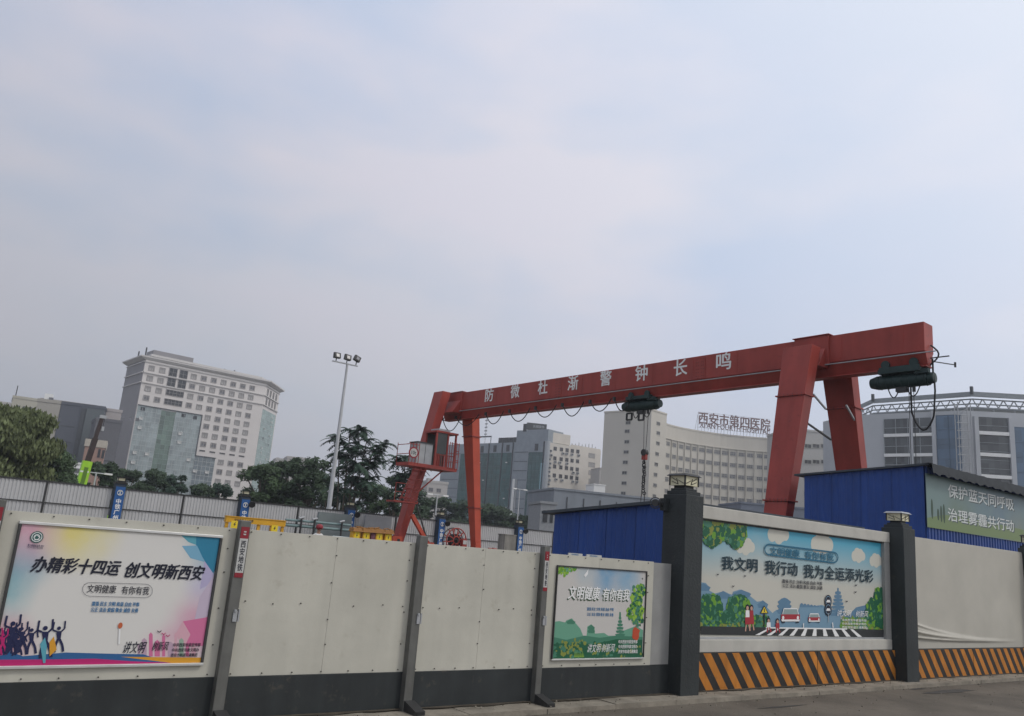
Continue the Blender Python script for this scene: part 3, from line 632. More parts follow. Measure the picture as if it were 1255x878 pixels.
A.text('我文明', 168, 300, 388, 318, 84, dkt, pr, bold=.045); A.text('我行动', 434, 328, 634, 340, 84, dkt, pr, bold=.045); A.text('我为全运添光彩', 672, 350, 1100, 385, 84, dkt, pr, bold=.045)
tb = flat('print_badge_blue', (.015, .12, .20)); rr = []
for k in range(7): t = pi/2+pi*k/6; rr.append((460+28*cos(t), 219-32*sin(t)))
for k in range(7): t = -pi/2+pi*k/6; rr.append((856+28*cos(t), 268-32*sin(t)))
A.line(rr, 5*A.F_unit, tb, closed=True)
A.text('文明健康', 466, 224, 648, 246, 46, tb, pr, bold=.05); A.text('有你有我', 680, 250, 856, 268, 46, tb, pr, bold=.05)
A.text('富强 民主 文明 和谐 自由 平等', 542, 412, 786, 430, 24, ink, pr, bold=.03); A.text('公正 法治 爱国 敬业 诚信 友善', 542, 440, 788, 456, 24, ink, pr, bold=.03)
A.text('讲文明', 878, 602, 968, 618, 40, wht, pr, shear=.3); A.text('树新风', 992, 610, 1068, 620, 40, wht, pr, shear=.3)
for k, s_ in enumerate(('中共西安市委宣传部', '中共西安市委文明办', '西安市轨道交通集团')): A.text(s_, 908, 652+k*22, 1058, 656+k*22, 16, wht, pr, bold=.02)
A.mb.build('artwork', pr, kind='stuff')

# ------------------------------------------------------------------ blue site sheds
def corrugated(mb, F, u0, u1, z0, z1, m, pitch=.2, dep=.035, d=0, zf=None):
    """trapezoid sheet between u0..u1; zf(u) gives the top edge height"""
    n = max(1, int(round((u1-u0)/pitch))); p = (u1-u0)/n; us = []
    for i in range(n):
        a = u0+i*p; us += [(a, 0), (a+p*.30, 0), (a+p*.42, 1), (a+p*.86, 1)]
    us.append((u1, 0)); V = []
    for u, k in us: zt = zf(u) if zf else z1; V += [F.P(u, z0, d+k*dep), F.P(u, zt, d+k*dep)]
    mb.add(V, [(2*i, 2*i+2, 2*i+3, 2*i+1) for i in range(len(us)-1)], m)
def shed(x0, x1, y0, y1, zfront, zback, label, pale=False):
    r = thing('site_shed', (x0, y0, 0), label, 'shed')
    Fl = Fr((x0, y0), (x0, y1), face=(-1, 0, 0)); Ff = Fr((x0, y0), (x1, y0), face=(0, -1, 0))
    zf = lambda u: zfront+(zback-zfront)*u/(y1-y0)
    L_ = y1-y0; n = 4
    for k in range(n):
        mb = MB(); a, b = L_*k/n, L_*(k+1)/n; corrugated(mb, Fl, a+.004, b-.004, 0, 0, blueshed, .20, .012, .01, zf); mb.build('wall_sheet', r)
    n = max(2, int((x1-x0)/1.1))
    for k in range(n):
        mb = MB(); a, b = (x1-x0)*k/n, (x1-x0)*(k+1)/n; corrugated(mb, Ff, a+.004, b-.004, 0, zfront, blueshed, .16, .03, .01); mb.build('wall_sheet', r)
    mb = MB(); mb.hexa([(x0+.02, y0+.02, 0), (x1, y0+.02, 0), (x1, y1, 0), (x0+.02, y1, 0), (x0+.02, y0+.02, zfront-.02), (x1, y0+.02, zfront-.02), (x1, y1, zback-.02), (x0+.02, y1, zback-.02)], blueshed); mb.build('core', r)
    rm = M('shed_roof_dark', (.05, .06, .07), .6, var=.2)
    mb = MB(); e = .12
    mb.hexa([(x0-e, y0-e*1.5, zfront), (x1+e, y0-e*1.5, zfront), (x1+e, y1+.25, zback), (x0-e, y1+.25, zback), (x0-e, y0-e*1.5, zfront+.05), (x1+e, y0-e*1.5, zfront+.05), (x1+e, y1+.25, zback+.05), (x0-e, y1+.25, zback+.05)], rm)
    mb.build('roof', r)
    return r, Fl, Ff
shR = shed(20.5, 29.5, 10.0, 13.35, 4.42, 4.22, 'blue corrugated site shed with a slogan banner on its right side, behind the second pillar')
shL = shed(10.0, 15.4, 8.95, 11.7, 2.50, 2.27, 'low blue corrugated shed behind the hoarding, left of the big lantern pillar')
# wavy tarpaulin verge over the banner side of the right shed
mb = MB(); V = []; n = 60
for i in range(n+1):
    x = 20.3+9.4*i/n; s = .012*random.uniform(-1, 1)+.03*sin(i*2.2)
    V += [(x, 9.70, 4.44+s*.3), (x, 9.68, 4.20+s), (x, 9.95, 4.50)]
mb.add(V, [(3*i, 3*i+3, 3*i+4, 3*i+1) for i in range(n)]+[(3*i, 3*i+2, 3*i+5, 3*i+3) for i in range(n)], M('verge_tarp', (.03, .035, .04), .7, var=.2))
mb.build('verge', shR[0])
# banner
FB = Fr((20.5, 9.93), (21.5, 9.93), face=(0, -1, 0))
cvb = lambda x, y: (980+x/2.927, 380+y/2.927)
ub0, zb1 = FB.px(*cvb(452, 585)); _, zb0 = FB.px(*cvb(452, 778)); ub1 = 28.9-20.5; zb1 = min(zb1, 4.26)
FB2 = Fr((20.5, 9.925), (21.5, 9.925), face=(0, -1, 0))
bn = thing('banner', (20.6, 9.93, zb0), 'pale green sky banner with white slogan lettering on the blue shed wall', 'banner')
bmt = blobmat('banner_print', (.15, .22, .21), [(.2, .0, 1.4, (.12, .16, .07), 1.0), (.5, 1.0, 4.0, (.11, .17, .21), 1.0), (.6, .0, 1.2, (.20, .21, .14), .8)], ub1-ub0, zb1-zb0)
mb = MB(); mb.fbox(FB, ub0, ub1, zb0, zb1, -.01, .0, bmt); bp = mb.build('print', bn)
AB = Art(FB, .001, (ub0, ub1, zb0, zb1), cvb); AB.F_unit = .02; AB.unit = .02
gd = flat('print_cypress', (.03, .06, .035)); bgreen = flat('print_meadow', (.16, .22, .09))
AB.poly([(452, 745), (520, 735), (600, 745), (700, 765), (805, 790), (805, 832), (452, 780)], bgreen)
for x, h, y in ((475, 62, 745), (497, 36, 752), (508, 50, 757), (518, 58, 760)): AB.disc(x, y-h/2, 4, gd, ry=h/14)
sgrey = flat('print_letter_shadow', (.06, .08, .08)); swt = flat('print_letter_white', (.60, .62, .60))
for (st, xa, ya, xb2, yb2) in (('保护蓝天同呼吸', 532, 645, 768, 702), ('治理雾霾共行动', 532, 728, 768, 780)):
    AB.text(st, xa+3, ya+3, xb2+3, yb2+3, 48, sgrey, bp, bold=.04); AB.text(st, xa, ya, xb2, yb2, 46, swt, bp, bold=.02)
AB.mb.build('artwork', bp, kind='stuff')
# small white notices on top edge of left hoarding
for k, (x0, x1, lb) in enumerate(((352, 458, 'left of two small white notice strips clipped on the hoarding before the blue shed'), (492, 606, 'right of two small white notice strips clipped on the hoarding before the blue shed'))):
    a, _ = upx(640+x0/6.275, 683, 7.36); b, _ = upx(640+x1/6.275, 685, 7.36)
    nb = thing('notice_strip', (a, 7.36, 1.6), lb, 'notice', 'notice strips on the hoarding top')
    mb = MB(); mb.box(a, b, 7.35, 7.365, 1.53, 1.60, whitepl); q = mb.build('board', nb)
    Fn = Fr((0, 7.35), (1, 7.35), face=(0, -1, 0)); text('lettering', '西安地铁建设', Fn, a+(b-a)*.2, b-(b-a)*.3, 1.575, 1.595, .002, blt, q, bold=.02)

# ------------------------------------------------------------------ far site fence with blue pillars
YF = 38.0
fence = thing('site_fence', (15, YF, 0), 'long white corrugated fence with dark rails across the back of the site', 'fence')
FF = Fr((0, YF), (1, YF), face=(0, -1, 0)); px_ = [-8.1, -2.7, 2.7, 8.12, 13.52, 18.92, 24.32, 29.72, 35.1, 40.5]
fr = MB()
for a, b in zip(px_, px_[1:]):
    m_ = (a+b)/2
    for u, v in ((a+.25, m_-.03), (m_+.03, b-.25)):
        mb = MB(); corrugated(mb, FF, u, v, 0, 2.70, corr, .135, .03); mb.build('fence_sheet', fence)
    q = MB(); q.fbox(FF, m_-.03, m_+.03, 0, 2.76, .0, .07, steel); q.build('fence_post', fence)
    q = MB(); q.fbox(FF, a+.2, b-.2, 2.70, 2.76, .0, .06, steel); q.fbox(FF, a+.2, m_-.032, 1.87, 1.91, .036, .07, steel); q.fbox(FF, m_+.032, b-.2, 1.87, 1.91, .036, .07, steel); q.build('fence_rail', fence)
words = ['中铁广州工程局']
kinds = ['first from the left, half cut by the frame', '', '']
lbl = {8.12: 'leftmost visible blue lettered pillar, in front of the trees left of the pale tower', 13.52: 'blue lettered pillar rising behind the yellow frame', 18.92: 'blue lettered pillar left of the yellow boxes, below the tall thin tree',
       24.32: 'blue lettered pillar between the crane foot and the red reel', 29.72: 'blue lettered pillar right of the far crane legs, behind the stained box'}
darkblue = M('pillar_dark_side', (.03, .045, .07), .6, var=.1)
for x in px_[1:9]:
    r = thing('lettered_pillar', (x, YF-.1, 0), lbl.get(x, 'blue lettered pillar out of sight along the far fence'), 'pillar', 'blue pillars of the far fence')
    w = .20
    MB().box(x-w, x+w, YF-.30, YF+.12, 0, 2.92, darkblue).build('shaft', r)
    q = MB(); q.box(x-w+.01, x+w-.01, YF-.325, YF-.301, .3, 2.80, bluep); pq = q.build('name_board', r)
    Fp = Fr((x, YF-.325), (x+1, YF-.325), face=(0, -1, 0))
    text('lettering', '中铁广州工程局', Fp, -.105, .105, .75, 2.30, .006, white, pq, vertical=True, bold=.04)
    q = MB(); q.ring(Fp.P(0, 2.55, .01), (0, 1, 0), .105, .014, white, 16, 4); q.fbox(Fp, -.018, .018, 2.47, 2.63, .004, .012, white); q.fbox(Fp, -.06, .06, 2.60, 2.625, .004, .012, white); q.fbox(Fp, -.06, .06, 2.475, 2.50, .004, .012, white); q.build('emblem', pq)
    q = MB(); q.box(x-.24, x+.24, YF-.34, YF+.16, 2.925, 2.99, black); q.box(x-.16, x+.16, YF-.26, YF+.08, 2.992, 3.06, black); q.build('cap', r)
    q = MB(); q.box(x-.13, x+.13, YF-.22, YF+.04, 3.06, 3.17, lampglass); ql = q.build('lantern', r)
    q = MB(); q.box(x-.19, x+.19, YF-.28, YF+.10, 3.172, 3.20, black)
    for a in (-1, 1): q.box(x+a*.14-.012, x+a*.14+.012, YF-.24, YF-.21, 3.06, 3.172, black)
    q.build('lantern_roof', ql)
    if x > 10:
        q = MB(); c = Vector((x+.27, YF-.38, 2.62)); q.tube((x+.18, YF-.2, 2.66), c, .03, black, 6); q.tube(c, c+Vector((-.02, -.10, -.03)), .13, black, 12, .15); q.build('spotlight', r)

# ------------------------------------------------------------------ gantry crane
CO = Vector((23.17, 11.16, 0)); ca = radians(2.257)
cu = Vector((-sin(ca), cos(ca), 0)); cxv = Vector((cos(ca), sin(ca), 0))
def cl(x, y, z): v = CO+cxv*x+cu*y; return Vector((v.x, v.y, z))
crane = thing('gantry_crane', cl(.3, 12, 0), 'red steel gantry crane with white slogan lettering spanning the site', 'crane')
BL = 24.3
def clbox(mb, x0, x1, y0, y1, z0, z1, m): mb.hexa([cl(x0, y0, z0), cl(x1, y0, z0), cl(x1, y1, z0), cl(x0, y1, z0), cl(x0, y0, z1), cl(x1, y0, z1), cl(x1, y1, z1), cl(x0, y1, z1)], m)
mb = MB(); clbox(mb, 0, .58, 0, BL, 8.12, 9.0, craner); mb.build('girder', crane, bevel=.012)
mb = MB(); mb.hexa([cl(.20, 0, 7.72), cl(.38, 0, 7.72), cl(.38, BL, 7.72), cl(.20, BL, 7.72), cl(.04, 0, 8.118), cl(.54, 0, 8.118), cl(.54, BL, 8.118), cl(.04, BL, 8.118)], craner)
clbox(mb, .10, .48, 0.01, BL-.01, 7.68, 7.718, craner); mb.build('runway_flange', crane)
for k in range(13): mb = MB(); y = .6+k*1.93; clbox(mb, -.006, -.001, y, y+.05, 8.14, 8.98, craner); mb.build('web_stiffener', crane)
mb = MB(); mb.tube(cl(-.10, -.35, 8.04), cl(-.10, BL-.4, 8.04), .018, palegrey, 6)
for k in range(13): mb.tube(cl(-.10, .3+k*1.9, 8.04), cl(0.03, .3+k*1.9, 8.13), .012, steel, 5)
mb.build('conductor_pipe', crane)
GF = Fr(cl(0, 21.0, 0), cl(0, 0, 0), face=-cxv)
for k, ch in enumerate('防微杜渐警钟长鸣'):
    y = 20.45-k*1.925
    u = 21.0-y; o = text('lettering', ch, GF, u-.31, u+.31, 8.36, 8.98-.0, .012, white, crane, bold=.03)
# saddles joining legs to girder
for (y0, y1, nm) in ((2.95, 4.15, 'near'), (22.6, 24.0, 'far')):
    mb = MB(); clbox(mb, -.07, .65, y0, y1, 8.05, 9.03, craner); clbox(mb, -.12, .70, y0-.05, y1+.05, 9.031, 9.06, craner)
    mb.hexa([cl(-.5, y0+.1, 7.95), cl(1.05, y0+.1, 7.95), cl(1.05, y1-.1, 7.95), cl(-.5, y1-.1, 7.95), cl(-.07, y0+.1, 8.6), cl(.65, y0+.1, 8.6), cl(.65, y1-.1, 8.6), cl(-.07, y1-.1, 8.6)], craner)
    mb.build('saddle', crane, bevel=.01)
def leg(xt, yt, wt, tt, xb, yb, wb, tb, mat, zt=8.55, zb=.55):
    mb = MB(); P = []
    for (x, y, w, t, z) in ((xb, yb, wb, tb, zb), (xt, yt, wt, tt, zt)):
        P += [cl(x-t/2, y-w/2, z), cl(x+t/2, y-w/2, z), cl(x+t/2, y+w/2, z), cl(x-t/2, y+w/2, z)]
    mb.hexa(P, mat); return mb.build('leg', crane, bevel=.01)
leg(-.62, 3.55, 1.02, .50, -2.45, 3.6, .62, .34, craner); leg(1.15, 3.30, 1.02, .45, 2.7, 3.2, .72, .34, craner)
leg(-.55, 23.65, .80, .5, -2.30, 23.9, .42, .34, craner, zt=9.0); leg(.70, 22.9, .90, .5, 1.9, 22.75, .34, .32, cranero)
# bolted joint flanges on the legs and splice plates with bolt rows on the girder
def legpt(A_, B_, z): t = (z-.55)/(8.55-.55); return [B_[i]+(A_[i]-B_[i])*t for i in range(4)]
for A_, B_, zz_ in (((-.62, 3.55, 1.02, .50), (-2.45, 3.6, .62, .34), (6.9, 3.6)), ((1.15, 3.30, 1.02, .45), (2.7, 3.2, .72, .34), (6.9, 3.6)), ((-.55, 23.65, .80, .5), (-2.30, 23.9, .42, .34), (3.4,)), ((.70, 22.9, .90, .5), (1.9, 22.75, .34, .32), (6.9, 3.4))):
    for z in zz_:
        x, y, w, t_ = legpt(A_, B_, z); q = MB(); clbox(q, x-t_/2-.05, x+t_/2+.05, y-w/2-.05, y+w/2+.05, z-.02, z+.02, craner)
        for k in range(6): yy_ = y-w/2+w*(k+.5)/6; p_ = cl(x-t_/2-.03, yy_, z-.045); q.tube(p_, p_+Vector((0, 0, .09)), .014, steel, 5)
        q.build('leg_flange', crane)
for y in (8.0, 15.6):
    q = MB(); clbox(q, -.014, -.0065, y-.22, y+.22, 8.16, 8.96, craner)
    for j in range(6):
        for k in (-.15, -.07, .07, .15): p_ = cl(-.014, y+k, 8.24+j*.13); q.tube(p_, p_-cxv*.012, .013, steel, 5)
    q.build('splice_plate', crane)
for (yy, a, b) in ((3.4, -2.9, 3.2), (23.3, -2.9, 2.9)):
    mb = MB(); clbox(mb, a, b, yy-.2, yy+.2, .30, .62, cranero); eb = mb.build('end_carriage', crane)
    for x in (a+.3, b-.3):
        q = MB(); q.tube(cl(x, yy-.08, .22), cl(x, yy+.08, .22), .22, steel, 16); q.build('wheel', eb)
mb = MB(); clbox(mb, -2.95, -2.45, 22.95, 23.35, .95, 1.72, cranero); clbox(mb, -2.72, -2.58, 22.94, 22.949, 1.1, 1.6, black); mb.build('drive_box', crane)
mb = MB(); mb.tube(cl(2.2, 22.3, 1.42), cl(2.7, 22.3, 1.42), .11, craner, 10); mb.tube(cl(2.4, 22.2, 1.0), cl(2.4, 22.2, 1.55), .05, craner, 6); mb.build('travel_motor', crane)
mb = MB()
mb.bar(cl(-1.9, 23.2, 2.75), cl(-.9, 23.2, 1.55), .16, .18, cranero); mb.bar(cl(-.9, 23.2, 1.6), cl(-.65, 23.2, .6), .16, .18, craner); clbox(mb, -1.15, -.6, 23.0, 23.4, 1.45, 1.56, cranero)
mb.bar(cl(-1.7, 23.3, 3.4), cl(-.35, 23.3, .7), .06, .06, steel)
mb.build('foot_brace', crane)
for (a, b) in (((-.2, 3.4, 7.1), (.55, 3.4, 6.75)), ((.9, 2.9, 6.9), (1.5, 2.85, 6.35)), ((-.6, 3.5, 6.2), (.85, 3.4, 5.8))):
    q = MB(); q.bar(cl(*a), cl(*b), .05, .05, palegrey if a[2] > 6.5 else steel); q.build('cross_brace', crane)
# operator's platform, cabinet and cab on the far left leg
PYc = 22.25
def plane_px(x, y, yy=PYc): p = hit(x, y, cl(0, yy, 0), ca); q = p-CO; return q.dot(cxv), p.z
f5 = lambda x, y: (480+x/4.878, 500+y/4.878)
xl, zl = plane_px(*f5(100, 340)); xr, zr = plane_px(*f5(390, 362)); zp = (zl+zr)/2
mb = MB(); clbox(mb, xl, xr, PYc, PYc+1.1, zp-.10, zp+.06, craner); mb.build('platform', crane)
xa_, z1_ = plane_px(*f5(170, 205)); xb_, _ = plane_px(*f5(262, 215)); _, z0_ = plane_px(*f5(165, 325))
mb = MB(); clbox(mb, xa_, xb_-.03, PYc+.15, PYc+.8, zp+.062, z1_, palegrey); clbox(mb, xa_-.05, xb_, PYc+.1, PYc+.85, z1_+.001, z1_+.05, steel); clbox(mb, (xa_+xb_)/2-.01, (xa_+xb_)/2+.01, PYc+.144, PYc+.149, zp+.1, z1_-.03, steel)
mb.build('control_cabinet', crane)
xc_, z2_ = plane_px(*f5(280, 145)); xd_, _ = plane_px(*f5(395, 150))
cab = MB(); Y0, Y1 = PYc+.1, PYc+1.0
for x in (xc_, (xc_+xd_)/2+.1, xd_):
    for y in (Y0, Y1): clbox(cab, x-.04, x+.04, y-.04, y+.04, zp+.062, z2_, craner)
clbox(cab, xc_-.08, xd_+.08, Y0-.08, Y1+.08, z2_+.001, z2_+.09, craner); clbox(cab, xc_+.1, xc_+.75, Y0, Y1-.2, z2_+.091, z2_+.20, palegrey)
[clbox(cab, xc_+.06+(xd_-xc_-.12)*k/9-.012, xc_+.06+(xd_-xc_-.12)*k/9+.012, Y0-.02, Y0, zp+.062, zp+.6, craner) for k in range(10)]; clbox(cab, xc_, xd_, Y0-.025, Y0+.01, zp+.6, zp+.64, craner); clbox(cab, xc_, xc_+.3, Y0+.02, Y0+.04, zp+.062, z2_, craner); clbox(cab, xc_+.04, xd_-.04, Y1-.01, Y1+.02, zp+.065, z2_, steel)
co = cab.build('operator_cab', crane)
q = MB(); clbox(q, xc_+.05, (xc_+xd_)/2+.05, Y0-.01, Y0+.0, zp+.66, z2_-.01, M('dusty_cab_glass', (.05, .055, .055), .15, var=.1)); q.build('cab_window', co)
rl = MB()
for z in (.45, .9): rl.tube(cl(xl, PYc, zp+z), cl(xa_, PYc, zp+z), .018, craner, 6); rl.tube(cl(xd_, PYc, zp+z), cl(xr, PYc, zp+z), .018, craner, 6); rl.tube(cl(xl, PYc, zp+z), cl(xl, PYc+1.1, zp+z), .018, craner, 6); rl.tube(cl(xl, PYc+1.1, zp), cl(xl, PYc+1.1, zp+1.0), .018, craner, 6)
for k in range(4): x = xl+(xa_-xl)*k/3; rl.tube(cl(x, PYc, zp), cl(x, PYc, zp+1.0), .018, craner, 6)
for k in range(5): x = xd_-.4+(xr-xd_+.4)*k/4; rl.tube(cl(x, PYc-.02, zp), cl(x, PYc-.02, zp+1.3), .018, craner, 6)
for z in (.35, .75, 1.25): rl.tube(cl(xd_-.4, PYc-.02, zp+z), cl(xr, PYc-.02, zp+z), .016, craner, 6)
rl.build('handrail', crane, kind='stuff')
sx, sz = plane_px(*f5(128, 268)); sg = MB(); c = cl(sx, PYc-.04, sz); sg.tube(c, c-cu*.02, .27, redplate, 24); sg.tube(c-cu*.021, c-cu*.026, .20, whitepl, 24); so_ = sg.build('round_sign', crane)
FS = Fr(c-cu*.026, c-cu*.026+cxv, face=-cu); text('lettering', '10t', FS, -.13, .13, sz-.09, sz+.09, .004, ink, so_, bold=.02)
# caged ladder down the leg
ld = MB(); a0 = Vector(cl(-1.05, 22.5, zp-.1)); 
for s in (0, .35): ld.tube(cl(-2.35+s, 22.7, zp-.1), cl(-2.9+s, 22.9, zp-1.75), .02, craner, 5)
for k in range(9): t = k/8; ld.tube(cl(-2.35-.55*t, 22.7+.2*t, zp-.1-1.65*t), cl(-2.0-.55*t, 22.7+.2*t, zp-.1-1.65*t), .014, craner, 5)
for k in range(4): t = .1+k*.27; ld.ring(cl(-2.2-.55*t, 22.45+.2*t, zp-.1-1.65*t), (0, 0, 1), .34, .014, craner, 14, 4)
for j in range(4): an = pi+.4+j*.75; ld.tube(cl(-2.2+.34*cos(an), 22.45+.34*sin(an), zp-.1), cl(-2.75+.34*cos(an), 22.65+.34*sin(an), zp-1.7), .012, craner, 4)
clbox(ld, -3.4, -2.1, 22.5, 23.2, zp-1.82, zp-1.75, craner)
for x in (-3.4, -2.8, -2.15): ld.tube(cl(x, 22.5, zp-1.8), cl(x, 22.5, zp-.95), .015, craner, 5)
for z in (-1.35, -.95): ld.tube(cl(-3.4, 22.5, zp+z), cl(-2.15, 22.5, zp+z), .014, craner, 5)
ld.build('ladder', crane)
q = MB(); xs1, zs1 = plane_px(549, 575); xs2, zs2 = plane_px(516, 608); q.tube(cl(xs1, PYc+.3, zs1), cl(xs2, 22.9, zs2), .035, craner, 6); q.build('platform_strut', crane)
# festoon cables
cab_pts = [(22.95, 21.03), (20.52, 19.16), (18.74, 17.28), (16.92, 15.54), (15.18, 13.87), (13.51, 12.30), (12.15, 11.2)]
rub = M('black_rubber', (.015, .015, .016), .6, var=0)
cab_pts = [(24.1, 22.5), (22.95, 21.03)] + cab_pts[1:]
for a, b in cab_pts:
    q = MB(); n = 14; sag = random.uniform(.48, .58) if a < 24 else .7; pts = [cl(-.08, a+(b-a)*k/n, 7.78-sag*(1-(2*k/n-1)**2)) for k in range(n+1)]
    q.path(pts, .022, rub, 5); clbox(q, -.12, -.03, a-.05, a+.05, 7.66, 7.82, steel); q.build('festoon_cable', crane)
q = MB(); q.bar(cl(.3, -.02, 7.95), cl(.3, -.55, 7.95), .03, .03, steel); q.bar(cl(.55, -.01, 7.9), cl(1.3, -.3, 7.92), .025, .025, steel); q.tube(cl(1.3, -.3, 7.85), cl(1.3, -.3, 8.0), .03, steel, 6)
pts = [cl(.35, -.02, 8.35)+Vector((.05, -.2, 0))*sin(k*.5)+Vector((0, 0, -.09*k)) for k in range(9)]
q.path(pts, .025, rub, 5); q.build('end_stop', crane)

def hoist(y0, y1, zc, label, rope_z, near):
    r = thing('electric_hoist', cl(.3, (y0+y1)/2, zc), label, 'hoist', 'electric hoists under the girder')
    ym = (y0+y1)/2; mb = MB(); ax = cu
    mb.tube(cl(.3, y0+.28, zc), cl(.3, y1-.25, zc), .21, hoistm, 18); mb.tube(cl(.3, y1-.25, zc), cl(.3, y1-.05, zc), .21, hoistm, 18, .15); mb.tube(cl(.3, y0+.28, zc), cl(.3, y0+.12, zc), .18, hoistm, 18, .15)
    mb.build('drum_body', r)
    q = MB()
    for k in range(7): y = y0+.35+(y1-y0-.7)*k/6; q.ring(cl(.3, y, zc), cu, .212, .012, hoistm, 18, 4)
    q.build('casing_band', r)
    q = MB(); clbox(q, -.02, .62, ym-.62, ym+.62, zc+.20, zc+.33, hoistm); clbox(q, .05, .2, y0+.2, y0+.6, zc+.12, zc+.25, hoistm); q.build('trolley_frame', r)
    for s in (-1, 1):
        for t in (-1, 1):
            w = MB(); w.tube(cl(.3+s*.20, ym+t*.42, 7.84), cl(.3+s*.26, ym+t*.42, 7.84), .13, hoistm, 14); w.build('trolley_wheel', r)
        w = MB(); clbox(w, .3+s*.27-.015, .3+s*.27+.015, ym-.6, ym+.6, zc+.25, 7.76, hoistm); w.build('side_plate', r)
    q = MB(); q.tube(cl(.3, ym-.30, zc-.2), cl(.3, ym-.30, zc-.36), .05, steel, 8); clbox(q, .2, .4, ym-.12, ym+.2, zc-.34, zc-.2, steel); q.build('rope_guide', r)
    for k, (a, b) in enumerate(((ym-.5, ym-.1), (ym+.1, ym+.45))):
        c = MB(); n = 10; c.path([cl(.25, a+(b-a)*i/n, zc-.18-.32*(1-(2*i/n-1)**2)) for i in range(n+1)], .018, rub, 5); c.build('slack_cable', r)
    yr = ym-.22
    for k in range(2):
        c = MB(); y = yr+.07*(2*k-1)*(1 if near else 1.6); c.tube(cl(.3, y, zc-.2), cl(.3, y if near else yr+.05*(2*k-1), rope_z), .011, steel, 5); c.build('wire_rope', r)
    hb = MB(); hb.tube(cl(.22, yr, rope_z-.02), cl(.38, yr, rope_z-.02), .13, steel, 14); clbox(hb, .24, .36, yr-.10, yr+.10, rope_z-.30, rope_z, craner); hb.tube(cl(.3, yr, rope_z-.3), cl(.3, yr, rope_z-.42), .035, steel, 8)
    hb.build('hook_block', r)
    hk = MB(); pts = [cl(.3, yr+.08*sin(t), rope_z-.5-.08*cos(t)) for t in [pi*1.0-.1+i*.42-2.6 for i in range(11)]]; hk.path([cl(.3, yr, rope_z-.40)]+[cl(.3, yr+.085*cos(t), rope_z-.51+.085*sin(t)) for t in [pi/2-i*.45 for i in range(10)]], .024, steel, 6); hk.build('hook', r)
    return r, ym, yr
h1, ym1, yr1 = hoist(9.95, 12.0, 7.45, 'dark green hoist in mid girder with its chain slings hanging in front of the hospital', 5.6, False)
h2, ym2, yr2 = hoist(-.25, 1.80, 7.36, 'dark green hoist under the right hand overhang of the girder', 3.6, True)
q = MB(); n = 26; pts = [cl(.2, -.12, 7.9)]+[cl(.25, -.12+.02*sin(i), 7.9-1.5*i/8) for i in range(1, 9)]+[cl(.28, -.12+(yr2+.12)*i/12, 6.4-.55*(1-(2*i/12-1)**2)) for i in range(1, 13)]
q.path(pts, .028, rub, 5); q.path([cl(.28, yr2, 6.4), cl(.28, yr2, 7.2)], .028, rub, 5); q.build('hanging_cable', h2)
sl_ = MB()
for s in (-1, 1): sl_.tube(cl(.3, yr1, 5.08), cl(.3+s*.35, yr1+s*.12, 2.2), .016, steel, 5)
for k in range(14): sl_.ring(cl(.3+random.uniform(-.04, .04), yr1+random.uniform(-.04, .04), 5.2-k*.09), (random.random(), random.random(), .3), .06, .018, steel, 8, 4)
sl_.build('chain_sling', h1)
q = MB()
for k in range(2): c = cl(.1, yr1+.5+k*-.62+.2, 7.0-.05*k); P_ = [c+cu*.13*a+Vector((0, 0, .13*b)) for a, b in ((-1, -1), (1, -1), (1, 1), (-1, 1))]; [q.bar(P_[i], P_[(i+1) % 4], .06, .06, black, up=cxv) for i in range(4)]
q.build('limit_switch', h1)

# ------------------------------------------------------------------ things on the site seen over the hoarding
def Yp(x, y, Y): return hit(x, y, (0, Y), 0)
Y0 = 30.0
a = Yp(277, 631, Y0); b = Yp(349, 641, Y0)
yf = thing('yellow_lifting_frame', ((a.x+b.x)/2, Y0, 0), 'yellow steel lifting frame with printed top beam behind the hoarding', 'lifting frame')
zt = (a.z+b.z)/2
mb = MB(); mb.box(a.x, b.x, Y0-.1, Y0+.1, zt-.20, zt, yellow); mb.box(a.x, b.x, Y0-.13, Y0+.13, zt+.001, zt+.03, yellow); tb_ = mb.build('top_beam', yf)
FY2 = Fr((0, Y0-.1), (1, Y0-.1), face=(0, -1, 0)); text('lettering', '安全生产 人人有责', FY2, a.x+.3, a.x+1.0, zt-.15, zt-.05, .006, ink, tb_, bold=.02)
for x in (a.x+.07, a.x+.45, a.x+1.25, b.x-.5, b.x-.07): mb = MB(); mb.box(x-.05, x+.05, Y0-.05, Y0+.05, 0, zt-.202, yellow); mb.build('upright', yf)
for z in (1.25, 1.05): mb = MB(); mb.box(a.x, b.x, Y0-.16, Y0-.11, z-.02, z+.02, M('frame_orange', (.55, .14, .02), .5, var=.1)); mb.build('cross_rail', yf)
def bolt_sign(x, y, Y, w, h, label, parent=None, nm='warning_sign', grp='yellow lightning warning signs'):
    p = Yp(x, y, Y); r = thing(nm, (p.x, Y, p.z-h/2), label, 'sign', grp)
    F_ = Fr((p.x, Y), (p.x+1, Y), face=(0, -1, 0)); mb = MB(); mb.fbox(F_, -w/2, w/2, p.z-h/2, p.z+h/2, -.01, .0, yell2); s = mb.build('plate', r)
    q = MB(); c = p.z; q.poly([F_.P(u*w, c+v*h, .004) for u, v in ((.06, .32), (-.18, -.02), (-.02, -.02), (-.10, -.30), (.18, .06), (.02, .06), (.14, .32))], ink); q.build('lightning_mark', s)
    return r
bolt_sign(287.5, 643, Y0-.2, .26, .26, 'small yellow lightning sign hanging left on the yellow frame'); bolt_sign(336.5, 648, Y0-.2, .24, .24, 'small yellow warning sign hanging right on the yellow frame')
